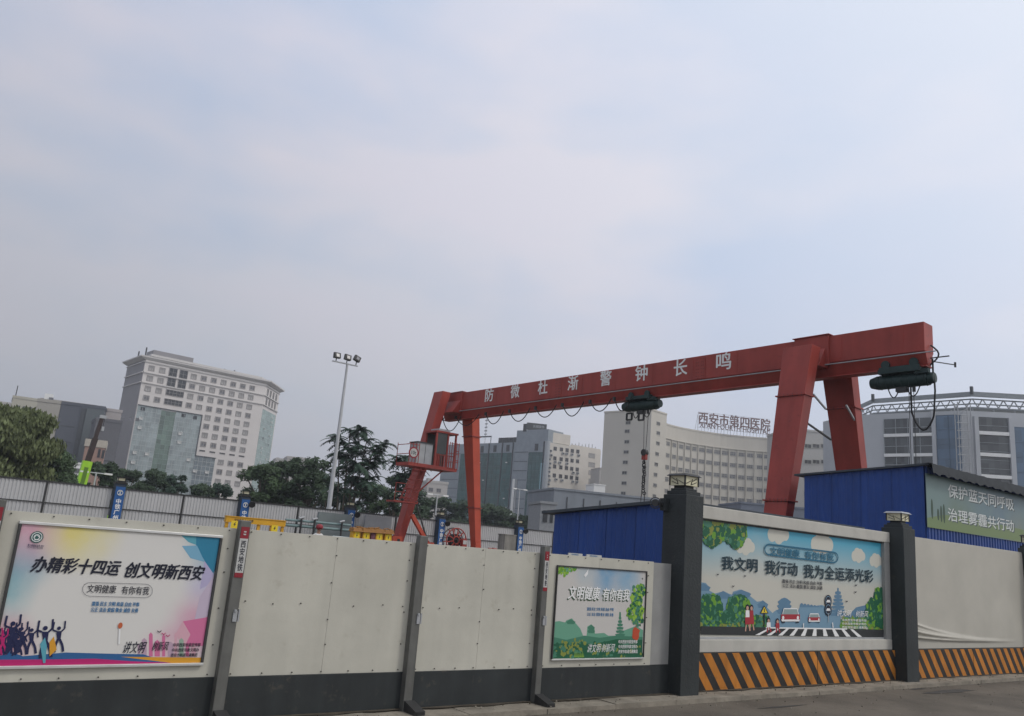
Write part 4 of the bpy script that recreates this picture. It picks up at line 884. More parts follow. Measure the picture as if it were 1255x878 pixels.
# distribution boxes
rust = M('box_rusty_orange', (.28, .13, .03), .7, var=.35, scale=6)
spots = [(437.3, 656), (449, 657), (457.5, 657.5), (465, 658), (476, 659)]; mats = [yellow, yellow, M('box_plum', (.16, .06, .08), .7, var=.2), yellow, yellow]
names = ['yellow electrical box with a sign, leftmost of the row by the crane foot', 'yellow electrical box, second of the row by the crane foot', 'narrow plum red box between the yellow electrical boxes', 'yellow electrical box with lightning sign, fourth of the row by the crane foot', 'yellow electrical box nearest to the crane foot']
for k, (x, y) in enumerate(spots):
    Y = 31.0; p = Yp(x, y, Y); w = .33 if k != 2 else .2
    zt = Yp(x, y-11, Y).z; r = thing('electrical_box', (p.x, Y, 0), names[k], 'electrical box', 'yellow electrical boxes by the crane foot')
    mb = MB(); mb.box(p.x-w/2, p.x+w/2, Y, Y+.3, .05, zt-.22, mats[k]); body = mb.build('body', r)
    q = MB(); q.hexa([(p.x-w/2-.06, Y-.1, zt-.218), (p.x+w/2+.06, Y-.1, zt-.218), (p.x+w/2+.06, Y+.36, zt-.218), (p.x-w/2-.06, Y+.36, zt-.218), (p.x-w/2-.02, Y-.02, zt-.06), (p.x+w/2+.02, Y-.02, zt-.06), (p.x+w/2+.02, Y+.3, zt-.06), (p.x-w/2-.02, Y+.3, zt-.06)], rust); q.build('canopy', r)
    if k != 2:
        Fe = Fr((p.x, Y-.005), (p.x+1, Y-.005), face=(0, -1, 0)); q = MB(); zc = p.z-.02; q.fbox(Fe, -.11, .11, zc-.17, zc+.14, -.004, .003, yell2)
        q.poly([Fe.P(u*.2, zc+v*.28, .006) for u, v in ((.06, .32), (-.18, -.02), (-.02, -.02), (-.10, -.30), (.18, .06), (.02, .06), (.14, .32))], ink); q.build('warning_plate', body)
    for i in range(5): q = MB(); xx = p.x+random.uniform(-.2, .2); z_ = zt-.1+random.uniform(0, .08); q.tube((xx-.12, Y-.02, z_), (xx+.14, Y+.05, z_+random.uniform(-.06, .06)), .02, rust, 5); q.build('roof_bar', r)
# pipe rack, green-grey sheet, white tank, worker
a = Yp(350, 637, 33.5); b = Yp(430, 645, 33.5)
pr_ = thing('pipe_rack', ((a.x+b.x)/2, 33.5, 0), 'pale teal horizontal pipes on thin posts behind the worker', 'pipe rack')
teal = M('dull_teal_paint', (.16, .23, .23), .6, var=.15)
for z, rr_ in ((a.z, .05), (a.z-.22, .06)): q = MB(); q.tube((a.x, 33.5, z), (b.x, 33.5, z), rr_, teal, 8); q.build('pipe', pr_)
for t in (.22, .42, .84): x = a.x+(b.x-a.x)*t; q = MB(); q.tube((x, 33.4, 0), (x, 33.4, a.z+.12), .045, steel, 6); q.tube((x-.12, 33.4, a.z+.1), (x+.1, 33.4, a.z+.16), .05, palegrey, 6); q.build('rack_post', pr_)
a = Yp(383, 655, 36.8); b = Yp(428, 655, 36.8); c = Yp(398, 625, 36.8)
q = MB(); q.hexa([(a.x, 36.7, .0), (b.x, 36.7, .0), (b.x, 36.85, .0), (a.x, 36.85, .0), (c.x-.3, 36.7, 2.55), (b.x, 36.7, 2.55), (b.x, 36.85, 2.55), (c.x-.3, 36.85, 2.55)], M('grey_green_sheet', (.17, .20, .20), .7, var=.08)); tag(q.build('leaning_sheet'), 'grey green sheet with slanted edge leaning on the far fence behind the worker', 'sheet')
a = Yp(452, 648, 37.0); b = Yp(486, 640, 37.0); q = MB(); q.box(a.x, b.x, 37.5, 37.6, 0, 2.62, M('grey_board', (.25, .26, .27), .7, var=.08)); tag(q.build('grey_board'), 'plain grey board covering the far fence behind the yellow electrical boxes', 'board')
p = Yp(421, 656, 31.5); tk = thing('water_tank', (p.x, 31.5, 0), 'pale rounded tank showing over the hoarding left of the yellow boxes', 'tank')
q = MB(); q.tube((p.x-.42, 31.5, .9), (p.x+.42, 31.5, .9), .62, M('pale_tank', (.42, .47, .46), .5, var=.08), 20); q.ball((p.x-.42, 31.5, .9), .62, MATS['pale_tank'], 20, 10, (.3, 1, 1)); q.ball((p.x+.42, 31.5, .9), .62, MATS['pale_tank'], 20, 10, (.3, 1, 1)); q.build('tank_body', tk)
for s in (-1, 1): q = MB(); q.box(p.x+s*.3-.06, p.x+s*.3+.06, 31.1, 31.9, 0, .4, steel); q.build('cradle', tk)
# worker: one skinned body, clothes and helmet
p = Yp(390.5, 652, 30.0); wx, wy = p.x, 30.0
wk = thing('person', (wx, wy, 0), 'worker in white shirt and red hard hat, only head and shoulders above the hoarding', 'person')
def skin_body(name, verts, edges, radii, mat, parent, root=0, sub=1):
    me = D_.meshes.new(name); me.from_pydata([Vector(v)-Vector(parent['_w']) for v in verts], edges, []); me.materials.append(mat)
    o = D_.objects.new(name, me); COL.objects.link(o); o.parent = parent; o['_w'] = parent['_w']
    md = o.modifiers.new('skin', 'SKIN'); sv = me.skin_vertices[0].data
    for i, r_ in enumerate(radii): sv[i].radius = (r_, r_*.85) if not isinstance(r_, tuple) else r_; sv[i].use_root = (i == root)
    md.use_smooth_shade = True; s = o.modifiers.new('sub', 'SUBSURF'); s.levels = sub; s.render_levels = sub
    return o
H = 1.85
def wv(x, y, z): return (wx+x, wy+y, z*H)
skinm = M('skin', (.32, .19, .13), .6, var=.05); shirt = M('white_shirt', (.62, .62, .60), .8, var=.05); trous = M('dark_trousers', (.05, .055, .07), .85, var=.1)
V = [wv(0, 0, .53), wv(0, 0, .62), wv(0, -.01, .74), wv(0, 0, .82), wv(0, 0, .87), wv(0, -.02, .93), wv(0, -.02, .97)]
R_ = [(.15, .10), (.13, .09), (.16, .10), (.09, .07), (.055, .055), (.075, .095), (.05, .06)]
E_ = [(i, i+1) for i in range(6)]
for s in (-1, 1):
    k = len(V); V += [wv(s*.17, 0, .80), wv(s*.21, .02, .64), wv(s*.20, -.08, .50), wv(s*.20, -.10, .46), wv(s*.205, -.11, .42)]; R_ += [.055, .043, .033, .03, .02]; E_ += [(3, k), (k, k+1), (k+1, k+2), (k+2, k+3), (k+3, k+4)]
    k = len(V); V += [wv(s*.09, 0, .49), wv(s*.10, -.01, .28), wv(s*.10, .02, .05), wv(s*.10, -.13, .02)]; R_ += [.085, .055, .04, .03]; E_ += [(0, k), (k, k+1), (k+1, k+2), (k+2, k+3)]
skin_body('body', V, E_, R_, skinm, wk)
V = [wv(0, 0, .54), wv(0, 0, .63), wv(0, -.01, .74), wv(0, 0, .825)]; R_ = [(.17, .12), (.155, .11), (.185, .12), (.12, .085)]; E_ = [(0, 1), (1, 2), (2, 3)]
for s in (-1, 1): k = len(V); V += [wv(s*.17, 0, .805), wv(s*.205, .015, .68)]; R_ += [.072, .06]; E_ += [(3, k), (k, k+1)]
skin_body('shirt', V, E_, R_, shirt, wk)
V = [wv(0, 0, .53)]; R_ = [(.17, .12)]; E_ = []
for s in (-1, 1): k = len(V); V += [wv(s*.09, 0, .48), wv(s*.10, -.01, .28), wv(s*.10, .02, .07)]; R_ += [.10, .075, .06]; E_ += [(0, k), (k, k+1), (k+1, k+2)]
skin_body('trousers', V, E_, R_, trous, wk)
q = MB(); hc = Vector(wv(0, -.02, .955)); q.ball(hc+Vector((0, 0, .035)), .135, redplate, 16, 10, (1, 1.12, .85)); q.tube(hc+Vector((0, -.03, .0)), hc+Vector((0, -.03, .018)), .165, redplate, 18); q.build('hard_hat', wk)
q = MB(); fc = Vector(wv(0, -.125, .925)); q.ball(fc+Vector((0, -.005, -.005)), .02, skinm, 8, 6, (.7, 1, 1.3))
for s in (-1, 1): q.ball(fc+Vector((s*.032, .006, .02)), .011, ink, 8, 6); q.ball(fc+Vector((s*.085, .09, 0)), .022, skinm, 8, 6, (.5, 1, 1.4))
q.ball(fc+Vector((0, .004, -.045)), .018, redplate, 8, 6, (1.3, .5, .4)); q.build('face', wk)
# cable reel
p = Yp(557, 661, 33.0); rz_ = p.z; rc = Vector((p.x, 33.0, rz_-.05)); cr_ = thing('cable_reel', (p.x, 33.0, 0), 'big red spoked cable reel between the crane legs by the far fence', 'cable reel')
for s in (-.16, .16):
    q = MB(); c = rc+Vector((0, s, 0)); q.ring(c, (0, 1, 0), .56, .03, craner if s < 0 else steel, 30, 6); q.ring(c, (0, 1, 0), .17, .03, craner, 16, 6)
    for k in range(10): t = 2*pi*k/10+.2; q.bar(c+Vector((.15*cos(t), 0, .15*sin(t))), c+Vector((.55*cos(t), 0, .55*sin(t))), .05, .03, craner, up=(0, 1, 0))
    q.build('flange', cr_)
q = MB(); q.tube(rc+Vector((0, -.15, 0)), rc+Vector((0, .15, 0)), .30, rub, 20); q.build('wound_cable', cr_)
q = MB(); q.tube(rc+Vector((0, -.3, 0)), rc+Vector((0, .3, 0)), .05, steel, 10); q.bar((p.x-.25, 33.25, 0), rc+Vector((0, .25, 0)), .08, .08, steel, up=(0, 1, 0)); q.bar((p.x+.25, 33.25, 0), rc+Vector((0, .25, 0)), .08, .08, steel, up=(0, 1, 0)); q.build('stand', cr_)
q = MB(); q.box(p.x+.22, p.x+.46, 32.6, 32.8, 0, rz_+.02, craner); q.box(p.x+.24, p.x+.44, 32.592, 32.599, rz_-.20, rz_-.02, whitepl); q.build('slip_ring_box', cr_)
# stained box right of the crane legs
a = Yp(619, 656, 30); b = Yp(633, 659, 30); zt = a.z
q = MB(); stn = M('stained_concrete', (.20, .19, .17), .85, var=.5, scale=2.5, streak=.6); q.box(a.x, b.x, 30, 30.5, 0, zt, stn); q.box(a.x-.02, b.x+.02, 29.98, 30.52, zt+.001, zt+.05, stn); tag(q.build('concrete_box', bevel=.01), 'stained grey concrete box standing in front of the rightmost blue fence pillar', 'box')
p = Yp(540, 665, 33)

# ------------------------------------------------------------------ floodlight mast and street lamps
pt = Yp(424, 446, 45); pb = Yp(405, 622, 45); mx = (pt.x+pb.x)/2
fl = thing('floodlight_mast', (mx, 45, 0), 'tall slim grey mast with three floodlights above the trees', 'floodlight mast')
mast = M('mast_grey', (.42, .43, .44), .5, var=.06)
q = MB(); q.tube((mx, 45, 0), (mx, 45, pt.z), .16, mast, 12, .07); q.build('mast_pole', fl)
a = Yp(407.5, 442.5, 45); b = Yp(438.5, 447, 45); q = MB(); q.bar((a.x, 45, pt.z), (b.x, 45, pt.z), .12, .06, mast); q.build('crossarm', fl)
for (x, y) in ((412.5, 437), (425.5, 439.5), (437, 441)):
    p = Yp(x, y, 45); q = MB(); dv = Vector((p.x-mx, 0, 0))
    tl = {412.5: -.02, 425.5: .12, 437: .35}[x]; rt = Matrix.Rotation(tl, 3, 'Y')
    P_ = [Vector((p.x, 44.9, p.z+.05))+rt@Vector(v) for v in ((-.2, -.12, -.17), (.2, -.12, -.17), (.2, .15, -.17), (-.2, .15, -.17), (-.2, -.03, .17), (.2, -.03, .17), (.2, .15, .17), (-.2, .15, .17))]
    q.hexa(P_, black); lo = q.build('lamp_head', fl); q = MB(); P2 = [Vector((p.x, 44.885, p.z+.05))+rt@Vector(v) for v in ((-.10, -.12, -.1), (.10, -.12, -.1), (.1, -.05, .1), (-.1, -.05, .1))]; q.poly(P2, M('flood_lens', (.22, .22, .24), .25, var=.1)); q.build('lens', lo)
    q = MB(); q.tube((p.x, 45, pt.z), (p.x, 44.98, p.z-.05), .03, black, 6); q.build('bracket', lo)
def street_lamp(x, yt, dist, label, dbl=True):
    p = at(x, yt, dist); r = thing('street_lamp', (p.x, p.y, 0), label, 'street lamp', 'thin street lamps behind the far fence')
    q = MB(); q.tube((p.x, p.y, 0), (p.x, p.y, p.z), .11, mast, 8, .06); q.build('lamp_pole', r)
    q = MB(); q.tube((p.x-.9, p.y, p.z), (p.x+.9, p.y, p.z), .05, mast, 6); q.build('lamp_arm', r)
    for s in (-1, 1): q = MB(); q.box(p.x+s*.9-.3, p.x+s*.9+.3, p.y-.15, p.y+.15, p.z-.06, p.z+.08, white); q.build('lamp_head', r)
street_lamp(637, 600, 110, 'thin grey street lamp in front of the green glass building')
street_lamp(536, 607, 80, 'short street lamp just right of the crane foot, against dark trees')
street_lamp(497.5, 607, 80, 'thin street lamp left of the crane leg, against dark trees')
street_lamp(418, 604, 75, 'thin street lamp just right of the floodlight mast foot')
street_lamp(118, 580, 75, 'thin street lamp below the pale tower, left of the leftmost blue pillar')
street_lamp(815, 0, 5000, '') if False else None
# street lamp top right of left shed
# ------------------------------------------------------------------ mobile crane boom
DB = 75; b0 = at(100, 592, DB); b1 = at(106, 570, DB); b2 = at(125.5, 511, DB)
mc = thing('mobile_crane', (b0.x, b0.y, 0), 'mobile crane with lime green boom foot and dark raised boom behind the left trees', 'mobile crane')
lime = M('lime_green_paint', (.32, .60, .03), .45, var=.08)
d = (b1-b0).normalized(); q = MB(); q.bar(b0-d*3, b1+d*.3, .7, .6, lime, up=(0, 1, 0)); q.build('boom_foot', mc)
q = MB(); q.bar(b0-d*2, b1-d*.2, .3, .64, M('lime_dark', (.10, .2, .02), .5, var=0), up=(0, 1, 0)); q.build('boom_marking', mc)
q = MB(); mid = b1+(b2-b1)*.55; bmt_ = M('boom_dark_brown', (.045, .03, .028), .7, var=.2); q.bar(b1, mid, .40, .44, bmt_, up=(0, 1, 0)); q.bar(mid, b2, .28, .32, bmt_, up=(0, 1, 0)); q.build('telescopic_boom', mc)
q = MB(); q.box(b2.x-.2, b2.x+.3, b2.y-.2, b2.y+.2, b2.z-.15, b2.z+.12, palegrey); q.tube((b2.x+.2, b2.y, b2.z-.1), (b2.x+.2, b2.y, b2.z-.8), .025, steel, 5); q.box(b2.x+.08, b2.x+.28, b2.y-.15, b2.y+.15, b2.z-1.15, b2.z-.8, palegrey); q.build('boom_head', mc)
q = MB(); q.box(b0.x-5, b0.x+4, b0.y-1.2, b0.y+1.2, .7, 1.6, lime); q.box(b0.x-3.4, b0.x-.5, b0.y-1.1, b0.y+1.1, 1.6, 2.6, lime); q.build('carrier', mc)
for x in (-4, -2.5, 1.5, 3): q = MB(); q.tube((b0.x+x, b0.y-1.25, .6), (b0.x+x, b0.y-.85, .6), .6, rub, 14); q.build('wheel', mc)

# ------------------------------------------------------------------ buildings
glassA = M('curtain_glass_pale', (.20, .27, .27), .22, var=.35, scale=.25, spec=.7)
def gridglass(name, col, var, cell, rough=.2):
    """glazing whose panes differ in tone, as real coated panes do"""
    if name in MATS: return MATS[name]
    m = D_.materials.new(name); m.use_nodes = True; t = m.node_tree; b = t.nodes['Principled BSDF']; b.inputs['Roughness'].default_value = rough; b.inputs['Specular IOR Level'].default_value = .6
    tc = t.nodes.new('ShaderNodeTexCoord'); mp = t.nodes.new('ShaderNodeMapping'); mp.inputs['Scale'].default_value = [1/c for c in cell]
    fl = t.nodes.new('ShaderNodeVectorMath'); fl.operation = 'FLOOR'; wn_ = t.nodes.new('ShaderNodeTexWhiteNoise')
    nz = t.nodes.new('ShaderNodeTexNoise'); nz.inputs['Scale'].default_value = .12; nz.inputs['Detail'].default_value = 3
    ad = t.nodes.new('ShaderNodeMath'); ad.operation = 'MULTIPLY_ADD'; ad.inputs[1].default_value = .35
    mm = t.nodes.new('ShaderNodeMath'); mm.operation = 'MULTIPLY'; mm.inputs[1].default_value = .65
    r = t.nodes.new('ShaderNodeValToRGB'); e = r.color_ramp.elements; e[0].position = .25; e[1].position = .75
    e[0].color = (*[x*(1-var) for x in col], 1); e[1].color = (*[min(1, x*(1+var)) for x in col], 1)
    l = t.links.new; l(tc.outputs['Object'], mp.inputs[0]); l(mp.outputs[0], fl.inputs[0]); l(fl.outputs[0], wn_.inputs[0]); l(tc.outputs['Object'], nz.inputs[0])
    l(wn_.outputs[0], ad.inputs[0]); l(nz.outputs[0], mm.inputs[0]); l(mm.outputs[0], ad.inputs[2]); l(ad.outputs[0], r.inputs[0]); l(r.outputs[0], b.inputs['Base Color'])
    MATS[name] = m; return m
def winmesh(name, w, h, frame, pane, fw=.12, proud=.10, mull=1, trans=0, head=0):
    """window unit, local x along the wall, -y outwards, origin at its centre"""
    mb = MB(); a, b = w/2, h/2
    mb.box(-a, a, -.03, 0, -b, b, pane)
    for x0, x1, z0, z1 in ((-a, -a+fw, -b, b), (a-fw, a, -b, b), (-a+fw, a-fw, -b, -b+fw), (-a+fw, a-fw, b-fw, b)): mb.box(x0, x1, -proud, -.001, z0, z1, frame)
    for k in range(mull): x = -a+w*(k+1)/(mull+1); mb.box(x-fw*.3, x+fw*.3, -proud*.7, -.031, -b+fw, b-fw, frame)
    if trans: mb.box(-a+fw, a-fw, -proud*.65, -.0315, b-h*trans-fw*.3, b-h*trans+fw*.3, frame)
    me = D_.meshes.new(name); me.from_pydata(mb.v, [], mb.f)
    for m_ in mb.mats: me.materials.append(m_)
    me.polygons.foreach_set('material_index', mb.mi); return me
def waz(F):      # rotation so local -y points along F.n
    return atan2(F.n.y, F.n.x)+pi/2
def put(mesh, parent, F, u, z, d=0, nm='window', scale=None): return inst(nm, mesh, parent, F.P(u, z, d), waz(F), scale)

# --- pale tower on the left
tw = thing('office_tower', (90, 325, 0), 'tall pale stone tower with glass corner panels and oversailing roof, upper left', 'building')
A0, B0, C0, E0 = (67.7, 312.8), (114.4, 316.3), (126.1, 330.9), (66.4, 334.0)
stone = M('tower_pale_stone', (.60, .565, .54), .8, var=.05, scale=.15); stone_s = M('tower_end_shade_grey', (.22, .21, .215), .8, var=.06, scale=.3)
tz = 57.6
bk = (122, 350); q = MB(); q.prism([A0, B0, C0, bk, (66.4, 334.2)], 0, tz, stone); q.build('wall', tw)
FA = Fr(A0, B0); FE = Fr(E0, A0); FC = Fr(B0, C0)
q = MB(); q.fbox(FE, 0, FE.len-.05, 0, tz-.1, .0, .15, stone_s); q.build('end_shade_skin', tw)  # thin slab over the end wall, whose shade is put into a darker grey
t6 = lambda x, y: (120+x/4.18, 410+y/4.18)
u1, zr1 = FA.px(*t6(275, 175)); u11, z_ = FA.px(*t6(790, 275)); zr1 = (zr1+z_)/2; _, zr12 = FA.px(*t6(710, 765)); _, zr4 = FA.px(*t6(246, 326))
us = [u1+(u11-u1)*k/10 for k in range(11)]
ys = [275, 323, 372, 416, 460, 503, 547, 591, 628, 668, 716, 765]; xs_ = [790, 782, 775, 768, 760, 753, 746, 738, 733, 727, 718, 710]
zs = [FA.px(*t6(a, b))[1] for a, b in zip(xs_, ys)]
wf = M('window_frame_grey', (.30, .28, .27), .6, var=0); wp = M('window_pane_dim', (.12, .12, .13), .3, var=.3, scale=2)
wpb = M('window_pane_blind', (.33, .32, .31), .5, var=.15, scale=1); wpd = M('window_pane_dark', (.02, .022, .025), .3, var=.1)
w1 = winmesh('tower_window', 2.2, 2.0, wf, wpb, .28, .2, 1, .3); w1b = winmesh('tower_window_b', 2.2, 2.0, wf, wp, .28, .2, 1, .3); w2 = winmesh('tower_dark', 3.1, 3.2, wf, wpd, .15, .2, 1, .5); w3 = winmesh('tower_wide', 6.6, 2.2, wf, wpd, .15, .2, 4, .5); w4 = winmesh('tower_slit', 2.2, .6, wf, wpd, .1, .15, 0)
for ri, z in enumerate(zs):
    for ci, u in enumerate(us):
        if ri >= 4 and ri <= 8 and ci < 6: continue
        if ri >= 9 and ci < 8: continue
        if ri < 2 and ci in (2, 3): put(w2, tw, FA, u, z); continue
        if ri in (2, 3) and ci in (2, 3):
            if ci == 2: put(w3, tw, FA, (u+us[3])/2, z)
            continue
        if ri == 8: put(w4, tw, FA, u, z+.3); continue
        put(w1 if random.random() < .55 else w1b, tw, FA, u, z)
cor = M('tower_cornice', (.50, .48, .46), .7, var=.05); gl_t = gridglass('tower_glazing', (.24, .285, .29), .30, (1.5, 1.5, 1.75)); mull = M('mullion_pale', (.46, .49, .49), .5, var=0); dkm = M('dark_joint', (.05, .055, .06), .6, var=0)
q = MB()
def belt(z, h, d):
    for F_ in (FA, FC): q.fbox(F_, -.0, F_.len, z, z+h, .01, d, cor)
    q.fbox(FE, 0, FE.len, z, z+h, .16, d+.1, cor)
belt((zs[0]+zs[1])/2-.2, .35, .5); belt((zs[1]+zs[2])/2-.1, .35, .5); belt(zs[0]+1.9, .4, .35)
q.build('string_course', tw)
def outset(pts, d):
    c = Vector((sum(p[0] for p in pts)/len(pts), sum(p[1] for p in pts)/len(pts))); return [tuple(Vector(p)+(Vector(p)-c).normalized()*d) for p in pts]
fp = [A0, B0, C0, bk, (66.4, 334.2)]
q = MB(); lo = [(x, y, tz+.01) for x, y in outset(fp, .4)]; hi = [(x, y, tz+.8) for x, y in outset(fp, 2.0)]; n = 5
q.add(lo+hi, [(i, (i+1) % n, n+(i+1) % n, n+i) for i in range(n)]+[tuple(range(n-1, -1, -1)), tuple(range(n, 2*n))], cor); q.prism(outset(fp, 2.1), tz+.81, tz+1.3, cor); q.build('cornice_roof', tw)
q = MB(); q.prism(outset(fp, -2), tz+1.81, tz+2.6, cor)
ph = Fr((A0[0]+2, A0[1]+8), (A0[0]+30, A0[1]+10)); q.fbox(ph, 2, 17, tz+1.8, tz+5.6, -8, 0, stone_s); q.fbox(ph, 24, 33, tz+1.8, tz+3.4, -6, 0, stone_s); q.build('plant_room', tw)
q = MB()
for x, y, h in ((68, 316, 3.2), (66.5, 320, 2), (99, 322, 2), (103, 322, 2.2)): q.tube((x, y, tz+1.8), (x, y, tz+1.8+h), .25, black, 6)
q.build('roof_mast', tw)
uA, zA = FA.px(*t6(190, 365)); uB, zB = FA.px(*t6(528, 412)); zg = (zA+zB)/2; ub_, _ = FA.px(*t6(500, 620)); uR, _ = FA.px(*t6(590, 700)); _, zg2 = FA.px(*t6(600, 636))
uA = max(uA, .3); ur1, _ = FA.px(*t6(322, 400)); ur2, _ = FA.px(*t6(398, 410))
def curtain(F, u0, u1, z0, z1, nm, cell=1.5, fl=1.75, d=.1, gl=gl_t, mm=mull, w=.09):
    q = MB(); q.fbox(F, u0, u1, z0, z1, .01, d, gl); g_ = q.build(nm, tw if F in (FA, FC) else PAR)
    q = MB(); n = max(1, int((u1-u0)/cell)); k = int((z1-z0)/fl)
    for i in range(n+1): u = u0+(u1-u0)*i/n; q.fbox(F, u-w/2, u+w/2, z0, z1, d, d+.08, mm)
    for i in range(k+1): z = z1-i*fl; q.fbox(F, u0, u1, z-w/2, z+w/2, d, d+.06, mm)
    q.build('mullions', g_, kind='stuff'); return g_
curtain(FA, uA, ur1, 0, zg, 'curtain_wall'); curtain(FA, ur2, (uB+ub_)/2, 0, zg, 'curtain_wall')
curtain(FA, (uB+ub_)/2+.01, uR, 0, zg2, 'curtain_wall', gl=gridglass('tower_glazing_dark', (.14, .17, .185), .35, (1.5, 1.5, 1.75)))
curtain(FA, ur1+.01, ur2-.01, 0, zg-.4, 'recessed_glazing', d=.04, gl=gridglass('tower_recess', (.09, .14, .11), .5, (1.5, 1.5, 1.75)), mm=M('mullion_mid', (.20, .26, .24), .5, var=0))
q = MB(); q.fbox(FA, .2, (uB+ub_)/2+.3, zg, zg+.35, .01, .4, dkm); q.fbox(FA, (uB+ub_)/2+.0, (uB+ub_)/2+.3, zg2, zg, .2, .4, dkm); q.fbox(FA, (uB+ub_)/2, uR+.2, zg2, zg2+.25, .2, .5, dkm); q.build('recess_edge', tw)
opn = winmesh('open_vent', 1.4, 1.0, white, white, .1, .5, 0); opd = winmesh('dark_vent', 1.4, 1.2, wpd, wpd, .1, .15, 0)
for (x, y) in ((218, 430), (212, 478), (187, 605), (250, 613), (178, 655), (420, 508), (415, 553), (462, 642), (495, 700), (556, 706)): u, z = FA.px(*t6(x, y)); put(opn, tw, FA, u, z, .12, 'open_vent')
for (x, y) in ((230, 382), (438, 416), (497, 427)): u, z = FA.px(*t6(x, y)); put(opd, tw, FA, u, z, .12, 'open_vent')
# chamfer side
w5 = winmesh('tower_narrow', 1.5, 3.0, wf, wp, .2, .2, 0); uc = [FC.len*(k+.8)/5.0 for k in range(4)]; PAR = tw
for ri in (0, 1):
    for u in uc: put(w5, tw, FC, u+.4, zs[ri]-.3)
ug, zgC = FC.px(*t6(815, 372)); curtain(FC, max(.5, ug), FC.len*.93, 0, zs[2]+.3, 'curtain_wall', gl=gridglass('chamfer_glazing', (.24, .33, .30), .3, (1.5, 1.5, 1.75)))
for k in range(22): put(opd if random.random() < .5 else opn, tw, FC, FC.len*random.choice((.3, .7))+random.uniform(-.3, .3), 6+k*1.9, .2, 'open_vent', (.5, .5, .7))

# --- generic box building
def block(name, label, F, u0, u1, z1, depth, wallm, cat='building', par=.8, z0=0):
    r = thing(name, F.P((u0+u1)/2, 0, -depth/2), label, cat)
    q = MB(); q.fbox(F, u0, u1, z0, z1, -depth, 0, wallm); q.build('wall', r)
    if par: q = MB(); q.fbox(F, u0-.15, u1+.15, z1+.001, z1+par, -.5, .15, wallm); q.fbox(F, u0-.15, u0+.35, z1+.001, z1+par, -depth, -.501, wallm); q.fbox(F, u1-.35, u1+.15, z1+.001, z1+par, -depth, -.501, wallm); q.build('parapet', r)
    return r
l4 = lambda x, y: (x/6.756, 470+y/6.756)
# far left group
def flatF(x, dist, az_deg):      # frame facing the camera roughly, through the pixel column x
    p = at(x, 560, dist); a = radians(az_deg); return Fr((p.x, p.y), (p.x+cos(a), p.y+sin(a)))
F1 = flatF(46, 250, -15)
ua, za = F1.px(*l4(312, 148)); ub, zb = F1.px(*l4(505, 172)); uc_, zc_ = F1.px(*l4(868, 215))
r = block('office_block', 'beige blank walled block behind the left trees', F1, ua, ub, (za+zb)/2, 18, M('beige_wall', (.34, .32, .28), .85, var=.06, scale=.1))
dkb = M('blue_grey_cladding', (.075, .082, .10), .6, var=.1, scale=.12, streak=.3); um, _ = F1.px(*l4(700, 300))
r = block('office_block', 'dark blue grey clad block with a darker vertical recess, left of the tower', F1, ub+.1, uc_, (zb+zc_)/2, 16, dkb)
q = MB(); q.fbox(F1, um-1.2, um, 0, (zb+zc_)/2-.5, .01, .3, M('recess_dark', (.045, .05, .055), .6, var=.1)); q.fbox(F1, um+.1, uc_, 0, (zb+zc_)/2-.3, .01, .5, M('blue_grey_cladding_b', (.085, .10, .105), .6, var=.1, scale=.12)); q.build('recess_strip', r)
for k in range(5): q = MB(); z = 7+k*4.2; q.fbox(F1, ub+1, um-2, z, z+.18, .01, .12, dkm); q.build('cladding_joint', r)
F1b = flatF(40, 275, -10); ua, za = F1b.px(*l4(345, 100)); ub2, zb2 = F1b.px(*l4(800, 190)); pale = M('far_pale_concrete', (.38, .36, .34), .85, var=.08, scale=.2)
r = block('roof_block', 'pale long roof storey rising behind the dark block on the left', F1b, ua, ub2, (za+zb2)/2-1, 14, pale)
q = MB(); a, b = F1b.px(*l4(372, 92))[0], F1b.px(*l4(440, 100))[0]; q.fbox(F1b, a, b, 20, (za+zb2)/2+1.2, -4, .5, white); q.fbox(F1b, a+.6*(b-a), b+.3, 20, (za+zb2)/2+.2, .51, .8, wp); q.build('stair_head', r)
for k in range(12): q = MB(); u = ua+4+k*2; q.fbox(F1b, u, u+1.0, (za+zb2)/2-3.4, (za+zb2)/2-2.4, .01, .1, wp); q.build('window', r)
F1c = flatF(20, 300, -5); ua, za = F1c.px(*l4(108, 118)); ub2, zb2 = F1c.px(*l4(312, 150))
r = block('apartment_house', 'hazy pale yellow building just above the leftmost tree', F1c, ua, ub2, (za+zb2)/2, 12, M('far_yellowish', (.40, .38, .31), .85, var=.05))
q = MB(); u, z = F1c.px(*l4(97, 90)); q.tube(F1c.P(ua+.6, (za+zb2)/2), F1c.P(ua+.6, (za+zb2)/2+4), .15, black, 5); q.build('aerial', r)
for k in range(6): q = MB(); u = ua+1.5+k*1.7; q.fbox(F1c, u, u+.9, za-3.4, za-2.2, .01, .1, wp); q.build('window', r)
F1d = flatF(3, 340, -5); ua, za = F1d.px(-40, 490); ub2, zb2 = F1d.px(15, 496)
r = block('apartment_house', 'very hazy pale building at the left edge of the photo', F1d, ua, ub2, (za+zb2)/2, 12, pale)
F1e = flatF(130, 255, -5); ua, za = F1e.px(*l4(850, 205)); ub2, zb2 = F1e.px(*l4(1010, 235))
r = block('office_block', 'pale low storey just left of the tower roof foot', F1e, ua, ub2, (za+zb2)/2-.5, 10, M('far_beige', (.36, .33, .32), .85, var=.05))
F1f = flatF(130, 235, -5); ua, za = F1f.px(*l4(795, 312)); ub2, zb2 = F1f.px(*l4(1010, 330))
r = block('office_block', 'dark grey block tucked against the grey end of the tower', F1f, ua, ub2, (za+zb2)/2, 10, M('far_darkgrey', (.10, .10, .11), .7, var=.1))
